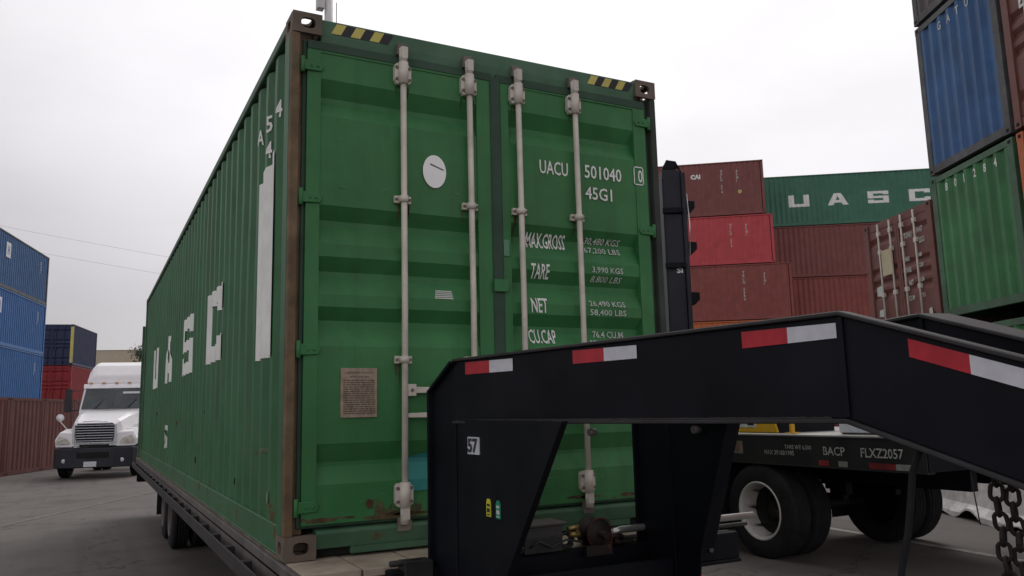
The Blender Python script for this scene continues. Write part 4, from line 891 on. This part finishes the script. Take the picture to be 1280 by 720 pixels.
for z0, H, m, lab in ((.12, 2.896, BROWN3, 'brown container at the foot of the outermost right stack'), (3.24, 2.591, ORANGE, 'orange container with doors at the right edge of the photo'), (5.90, 2.896, BROWN3, 'brown container doors with boxed letter G at the upper right edge'), (8.87, 2.896, BROWN3, 'brown container on top of the outermost right stack')):
    t = container(lab, gr2, m, H=H, **end_place((Q2.x, Q2.y, z0), NA))
    if z0 == 5.90:
        m_ = MB(); m_.box(.16, .008, 2.25, .46, .012, 2.60); m_.build('marking_box', WHITE, t)
        lay(text_uv('G', .22, .17, bold=.01), lambda u, v: (.22+u, .005, 2.31+v), BLK, t)
        m_ = MB(); m_.box(.42, .008, 1.80, .60, .012, 2.12); m_.build('marking_box', WHITE, t); lay(text_uv('2', .2, .12, bold=.01), lambda u, v: (.45+u, .005, 1.85+v), BLK, t)

# ---- left: blue stack
BA = 76.9; Cb = Vector((-3.05, 44.74, 0)); base = Cb-V(BA)*12.192
gb = 'blue containers stacked at the left edge'
for z0, m, lab in ((7.79, BLUE2, 'blue container on top of the left stack'), (5.19, BLUE, 'middle blue container of the left stack'), (2.59, BLUE, 'lowest visible blue container of the left stack above the brown row'), (0, BLUE, 'ground level container of the left blue stack behind the brown row')):
    t = container(lab, gb, m, H=2.591 if z0 else 2.57, **side_place((base.x, base.y, z0), BA), door=None, frame=FRAMEG if z0 > 7 else None)
    if z0 > 1:
        for yy, s in ((5.75, 'H'), (5.3, '8')):
            w = MB(); 
        m_ = MB(); m_.box(CW+.004, 5.75 if z0 > 7 else 5.1, 1.45 if z0 > 3 else 1.0, CW+.008, 6.35 if z0 > 7 else 5.65, 2.15 if z0 > 3 else 1.7); m_.build('marking_panel', WHR, t)
        lay(text_uv('H', .4, .22, bold=.03), lambda u, v, z0=z0: (CW+.012, (5.95 if z0 > 7 else 5.27)+u, (1.6 if z0 > 3 else 1.15)+v), BLUE, t)
        side_mark(t, 'UESU 2260', 10.2, 2.0, .13, WHITED, vertical=True, xs=.9, bold=.03); side_mark(t, '22G1', 10.9, 2.0, .13, WHITED, vertical=True, xs=.9, bold=.03)
# ---- navy/red twenty footers behind (door end faces left-front)
K0 = Vector((-1.87, 54.14, 0)); L20 = 6.058
# visible: left face = door end, right face = side x=W ; corner x=W,y=0 at K0, y direction = BA
r = R(BA)-math.pi/2; xd = Vector((math.cos(r), math.sin(r), 0))
for z0, m, lab in ((5.24, NAVY, 'dark navy container with a yellow strip on its corner, behind the blue stack'), (2.62, REDF, 'bright red container under the dark navy one'), (0, MAROON, 'ground level container under the bright red one')):
    t = container(lab, 'twenty foot containers behind the white truck', m, L=L20, H=2.591, loc=tuple(K0-xd*CW+Vector((0, 0, z0))), rz=r, door='simple', bar=m)
    if z0 > 5:
        m_ = MB(); m_.box(CW-.17, -.008, .15, CW+.006, .0, 2.45); m_.build('yellow_strip', YEL, t)
# ---- front row of maroon container ends
FA = 68; Pf = Vector((-2.25, 30.1, 0)); gf = 'row of maroon container ends at the left edge'
for k, lab in ((-3, 'maroon container end, outermost left of the single row'), (-2, 'maroon container end cut by the left edge of the photo'), (-1, 'maroon container end with full width showing, left of the truck'), (0, 'maroon container end nearest behind the truck mirror'), (1, 'maroon container end hidden partly by the white truck')):
    p = Pf+V(FA)*(k*2.46); container(lab, gf, MAROON if k % 2 else mat('rusty_maroon_paint', (.125,.034,.026), .6, streak=.5, var=.15, rust=.06), H=2.591, L=6.058, **blind_place((p.x, p.y, 0), FA, 6.058), door=None, rib=.018)
# ---- beige warehouse and tree behind
t = thing('warehouse', 'beige low warehouse far behind the white truck', 'building', (1.2, 85.5, 0), R(-18))
WH = mat('beige_cladding', (.50,.44,.33), .8, var=.06)
m = MB(); m.box(-3.2, 0, 0, 1.95, 12, 8.6); m.build('wall', WH, t)
m = MB(); m.prism([(-3.3, -.1, 8.6), (-3.3, 6, 8.9), (-3.3, 12.1, 8.6)], (5.4, 0, 0)); m.build('roof', mat('pale_roof', (.45,.42,.38), .7), t)
m = MB(); 
m.box(-2.6, -.05, 0, .9, .02, 4.2)
m.build('shutter', mat('grey_shutter', (.3,.3,.3), .6), t)
def tree(x, y, H, rad, label, seed):
    rr = random.Random(seed); t = thing('evergreen_tree', label, 'tree', (x, y, 0))
    m = MB(); m.tube([(0,0,0), (.05,.02,H*.4), (0,.05,H*.85)], [.28, .2, .06], 8)
    for i in range(9):
        a = rr.uniform(0, 6.28); z = H*rr.uniform(.35, .8); m.tube([(0,0,z), (math.cos(a)*rad*.6, math.sin(a)*rad*.6, z+.7)], [.07, .02], 5)
    m.build('trunk', mat('bark', (.06,.045,.035), .9), t)
    c = MB(); cl = [(Vector((rr.gauss(0, rad*.38), rr.gauss(0, rad*.38), H*rr.uniform(.35, .95))), rr.uniform(.5, 1.1)) for _ in range(40)]
    for p, s in cl:
        for _ in range(110):
            q = p+Vector((rr.gauss(0, s*.5), rr.gauss(0, s*.5), rr.gauss(0, s*.4))); e = .09+.08*rr.random(); a = Vector((rr.uniform(-1, 1), rr.uniform(-1, 1), rr.uniform(-1, 1))).normalized(); b = a.orthogonal().normalized()
            c.add([q, q+a*e, q+a*e*.5+b*e], [(0, 1, 2)])
    me = c.build('crown', mat('dark_foliage', (.035,.055,.028), .8, var=.35), t)
tree(3.6, 78, 8.6, 1.3, 'dark tree crown just showing beside the far edge of the big green container', 4)

# ======================= WHITE SEMI TRUCK =======================
def truck():
    t = thing('semi_truck', 'white semi truck with roof fairing facing the camera in the yard lane', 'truck', (-.64, 24.2, 0), R(-15))
    WP = mat('white_truck_paint', (.84,.84,.85), .3, var=.03, dirt=.2, dirt_col=(.5,.48,.46)); BP = mat('black_bumper_plastic', (.018,.02,.028), .5, var=.2); GL = mat('truck_glass', (.05,.065,.07), .08, var=.3, spec=.8, scale=1.5)
    GR = mat('grille_chrome', (.45,.47,.50), .25, .8, var=.1)
    # hood: lofted sections (y, halfwidth bottom, halfwidth top, z bottom, z top)
    def loft(secs, name, m_, par, bevel=.03):
        mb = MB(); n = 0
        for y, wb, wt, zb, zs, zt in secs:
            ring = [(-wb, y, zb), (-wb, y, zs), (-wt, y, zt-.05), (-wt*.85, y, zt), (wt*.85, y, zt), (wt, y, zt-.05), (wb, y, zs), (wb, y, zb)]; n = len(ring); mb.v += ring
        for i in range(len(secs)-1):
            for j in range(n): mb.f.append([i*n+j, i*n+(j+1) % n, (i+1)*n+(j+1) % n, (i+1)*n+j]); mb.m.append(0); mb.sm.append(False)
        for k in (0, len(secs)-1): mb.f.append([k*n+j for j in range(n)]); mb.m.append(0); mb.sm.append(False)
        return mb.build(name, m_, par, bevel, seg=2)
    loft([(.02, .62, .55, .98, 1.35, 1.66), (.25, .75, .66, .98, 1.45, 1.78), (1.1, .92, .80, 1.0, 1.6, 1.98), (1.95, 1.0, .88, 1.0, 1.7, 2.08)], 'hood', WP, t)
    for s in (-1, 1):
        m = MB(); pr = [(s*.60, .02, .95), (s*1.14, .16, .95), (s*1.17, .16, 1.18), (s*1.05, .20, 1.42), (s*.60, .05, 1.40)]
        m.prism(pr, (0, .35, .05)); 
        m.prism([(s*.75, .40, 1.0), (s*1.19, .40, 1.0), (s*1.19, .50, 1.30), (s*1.0, .50, 1.50), (s*.75, .50, 1.52)], (0, .95, 0)); m.build('fender', WP, t, .04, seg=2)
        m = MB(); m.prism([(s*.70, .015, 1.06), (s*1.10, .12, 1.04), (s*1.12, .12, 1.16), (s*1.02, .13, 1.30), (s*.78, .06, 1.20)], (0, -.012, 0)); m.build('headlight', mat('headlight_glass', (.55,.52,.46), .15, var=.3, scale=8), t, .01)
        m = MB(); m.box(s*.98, .9, 1.0, s*1.0, 1.0, 2.0) if False else None
        m.tube([(s*1.05, .9, 1.5), (s*1.22, .75, 1.75), (s*1.22, .75, 1.80)], .015, 6); m.lathe([(0, .001), (0, .12), (-.05, .08), (-.07, .001)], (s*1.22, .74, 1.86), (0, -1, 0), 14); m.build('hood_mirror', WP, t)
        m = MB(); m.box(s*1.32, 2.1, 2.05, s*1.52, 2.2, 2.80, 1); m.tube([(s*1.1, 2.3, 2.75), (s*1.42, 2.15, 2.75)], .02, 6, 1); m.tube([(s*1.1, 2.3, 2.1), (s*1.42, 2.15, 2.1)], .02, 6, 1); m.build('side_mirror', [WP, BLK], t, .01)
        m = MB(); tyre_wheel(t, (s*1.18, .98, .50), (s, 0, 0), .50, .28, .285, .08); tyre_wheel(t, (s*1.22, 4.8, .50), (s, 0, 0), .50, .27, .285, .15, dual=True)
        m = MB(); m.box(s*.85, 1.9, .45, s*1.18, 3.4, .95); m.build('fuel_tank', GR, t, .06, seg=3)
    # bumper
    m = MB(); m.prism([(-1.20, .30, .33), (-1.10, .0, .33), (-.6, -.12, .33), (.6, -.12, .33), (1.10, .0, .33), (1.20, .30, .33), (1.20, .55, .33), (-1.20, .55, .33)], (0, 0, .60)); b = m.build('bumper', BP, t, .03, seg=2)
    m = MB(); m.box(-.45, -.135, .62, .45, -.122, .80); m.build('air_intake', DARK, b)
    m = MB(); m.box(-.24, -.15, .36, .12, -.125, .52); m.build('licence_plate', WHR, b, .004)
    for s in (-1, 1): m = MB(); m.lathe([(0, .001), (0, .06), (-.01, .065)], (s*.82, -.075, .55), (0, -1, 0), 12); m.build('fog_light', WHR, b)
    # grille
    m = MB(); m.prism([(-.52, .0, 1.10), (.52, .0, 1.10), (.60, .0, 1.60), (.50, .0, 1.66), (-.50, .0, 1.66), (-.60, .0, 1.60)], (0, .03, 0), 1)
    for k in range(7): z = 1.13+k*.078; w = .52+.08*k/7; m.box(-w, -.03, z, w, .0, z+.026)
    m.box(-.60, -.035, 1.06, .60, .0, 1.10); m.box(-.5, -.035, 1.655, .5, .0, 1.69); m.box(-.62, -.03, 1.08, -.56, .0, 1.64); m.box(.56, -.03, 1.08, .62, .0, 1.64); m.build('grille', [GR, DARK], t, .006)
    m = MB(); m.box(-.42, -.01, .97, .42, .01, 1.03); m.build('lower_slot', DARK, t)
    # cab
    loft([(1.93, 1.02, .98, 1.0, 2.05, 2.10), (2.35, 1.12, 1.0, 1.0, 2.1, 2.86), (2.45, 1.14, 1.02, 1.0, 2.2, 2.96), (3.5, 1.16, 1.04, 1.0, 2.4, 3.0)], 'cab', WP, t, .04)
    m = MB(); m.prism([(-.95, 1.925, 2.13), (-.01, 1.86, 2.13), (-.01, 2.27, 2.79), (-.93, 2.315, 2.79)], (0, -.02, .01)); m.prism([(.01, 1.86, 2.13), (.95, 1.925, 2.13), (.93, 2.315, 2.79), (.01, 2.27, 2.79)], (0, -.02, .01)); ws = m.build('windshield', GL, t)
    m = MB(); m.prism([(-1.0, 2.24, 2.82), (1.0, 2.24, 2.82), (1.02, 2.34, 2.97), (-1.02, 2.34, 2.97)], (0, .10, .0)); m.build('sun_visor', WP, t, .015)
    m = MB(); m.prism([(.25, 2.15, 2.63), (.85, 2.17, 2.63), (.84, 2.20, 2.70), (.25, 2.18, 2.70)], (0, -.012, 0)); m.build('paper_sign', WHR, ws)
    m = MB(); m.prism([(.45, 1.98, 2.26), (.75, 1.99, 2.26), (.72, 2.02, 2.33), (.50, 2.01, 2.33)], (0, -.02, 0)); m.build('dashboard_paper', WHR, ws)
    for sx_ in (-.55, .45):
        m = MB(); m.tube([(sx_, 1.82, 2.12), (sx_+.25, 2.06, 2.45)], .012, 5); m.build('wiper', BLK, t)
    m = MB(); m.tube([(-.35, -.012, 1.72), (0, -.02, 1.74), (.35, -.012, 1.72)], .012, 6); m.build('hood_trim', GR, t)
    for k in (-.8, -.4, 0, .4, .8): m = MB(); m.box(k-.05, 2.30, 2.98, k+.05, 2.40, 3.02); m.build('marker_lamp', mat('amber_lamp', (.5,.22,.04), .3), t)
    m = MB(); m.prism([(-.75, 2.0, 2.18), (-.45, 2.0, 2.18), (-.38, 2.1, 2.45), (-.50, 2.16, 2.62), (-.72, 2.1, 2.5)], (0, -.006, 0)); m.build('windscreen_reflection', mat('pale_green_vest', (.12,.22,.08), .6), t) if False else None
    for s in (-1, 1): m = MB(); m.prism([(s*1.155, 2.5, 2.1), (s*1.165, 3.2, 2.1), (s*1.10, 3.2, 2.75), (s*1.09, 2.55, 2.75)], (s*.008, 0, 0)); m.build('side_window', GL, t)
    loft([(2.62, 1.0, .85, 2.98, 3.1, 3.25), (3.0, 1.04, .92, 2.98, 3.35, 3.62), (3.6, 1.06, .98, 2.98, 3.45, 3.78)], 'roof_fairing', WP, t, .06)
    m = MB(); m.box(-.45, 3.5, .75, -.35, 6.6, .95); m.box(.35, 3.5, .75, .45, 6.6, .95); m.box(-.5, 4.6, .95, .5, 5.4, 1.10); m.build('chassis_frame', BLACK, t)
    m = MB(); m.tube([(1.05, 3.7, .9), (1.05, 3.7, 3.5)], .065, 10); m.build('exhaust_stack', GR, t)
truck()

# ======================= LIGHT MAST, WIRES =======================
t = thing('light_mast', 'pale light mast rising behind the roof of the big green container', 'mast', (3.95, 14.45, 0))
LP = mat('pale_grey_paint', (.62,.62,.62), .5)
m = MB(); m.tube([(0,0,.12), (0,0,14.6)], [.13, .10], 14); m.build('pole', LP, t); m = MB(); m.box(-.3,-.3,.12,.3,.3,.20); m.build('base_plate', LP, t)
m = MB(); m.box(-.30, -.12, 11.65, -.13, .10, 11.95); m.tube([(-.13, 0, 11.8), (0, 0, 11.8)], .03, 8); m.build('floodlight', LP, t)
m = MB(); m.box(-1.0, -.2, 14.5, 1.0, .2, 14.7); m.build('lamp_head', LP, t)
m = MB(); m.tube([(.255, .06, HB+2.895), (.255, .06, HB+3.02)], .0022, 5); tag(m.build('antenna_wire', BLK), 'short thin black wire sticking up above the container header', 'wire')
WR = mat('wire_grey', (.48,.47,.48), .7)
for k, (z0, lab) in enumerate(((17.0, 'upper faint overhead wire crossing the sky at left'), (15.6, 'lower faint overhead wire crossing the sky at left'))):
    pts = [(-40+ i*6, 62, z0+3.2-i*.85+.03*(i-6)**2) for i in range(15)]
    m = MB(); m.tube(pts, .008, 5); tag(m.build('overhead_wire', WR), lab, 'wire', 'overhead wires')
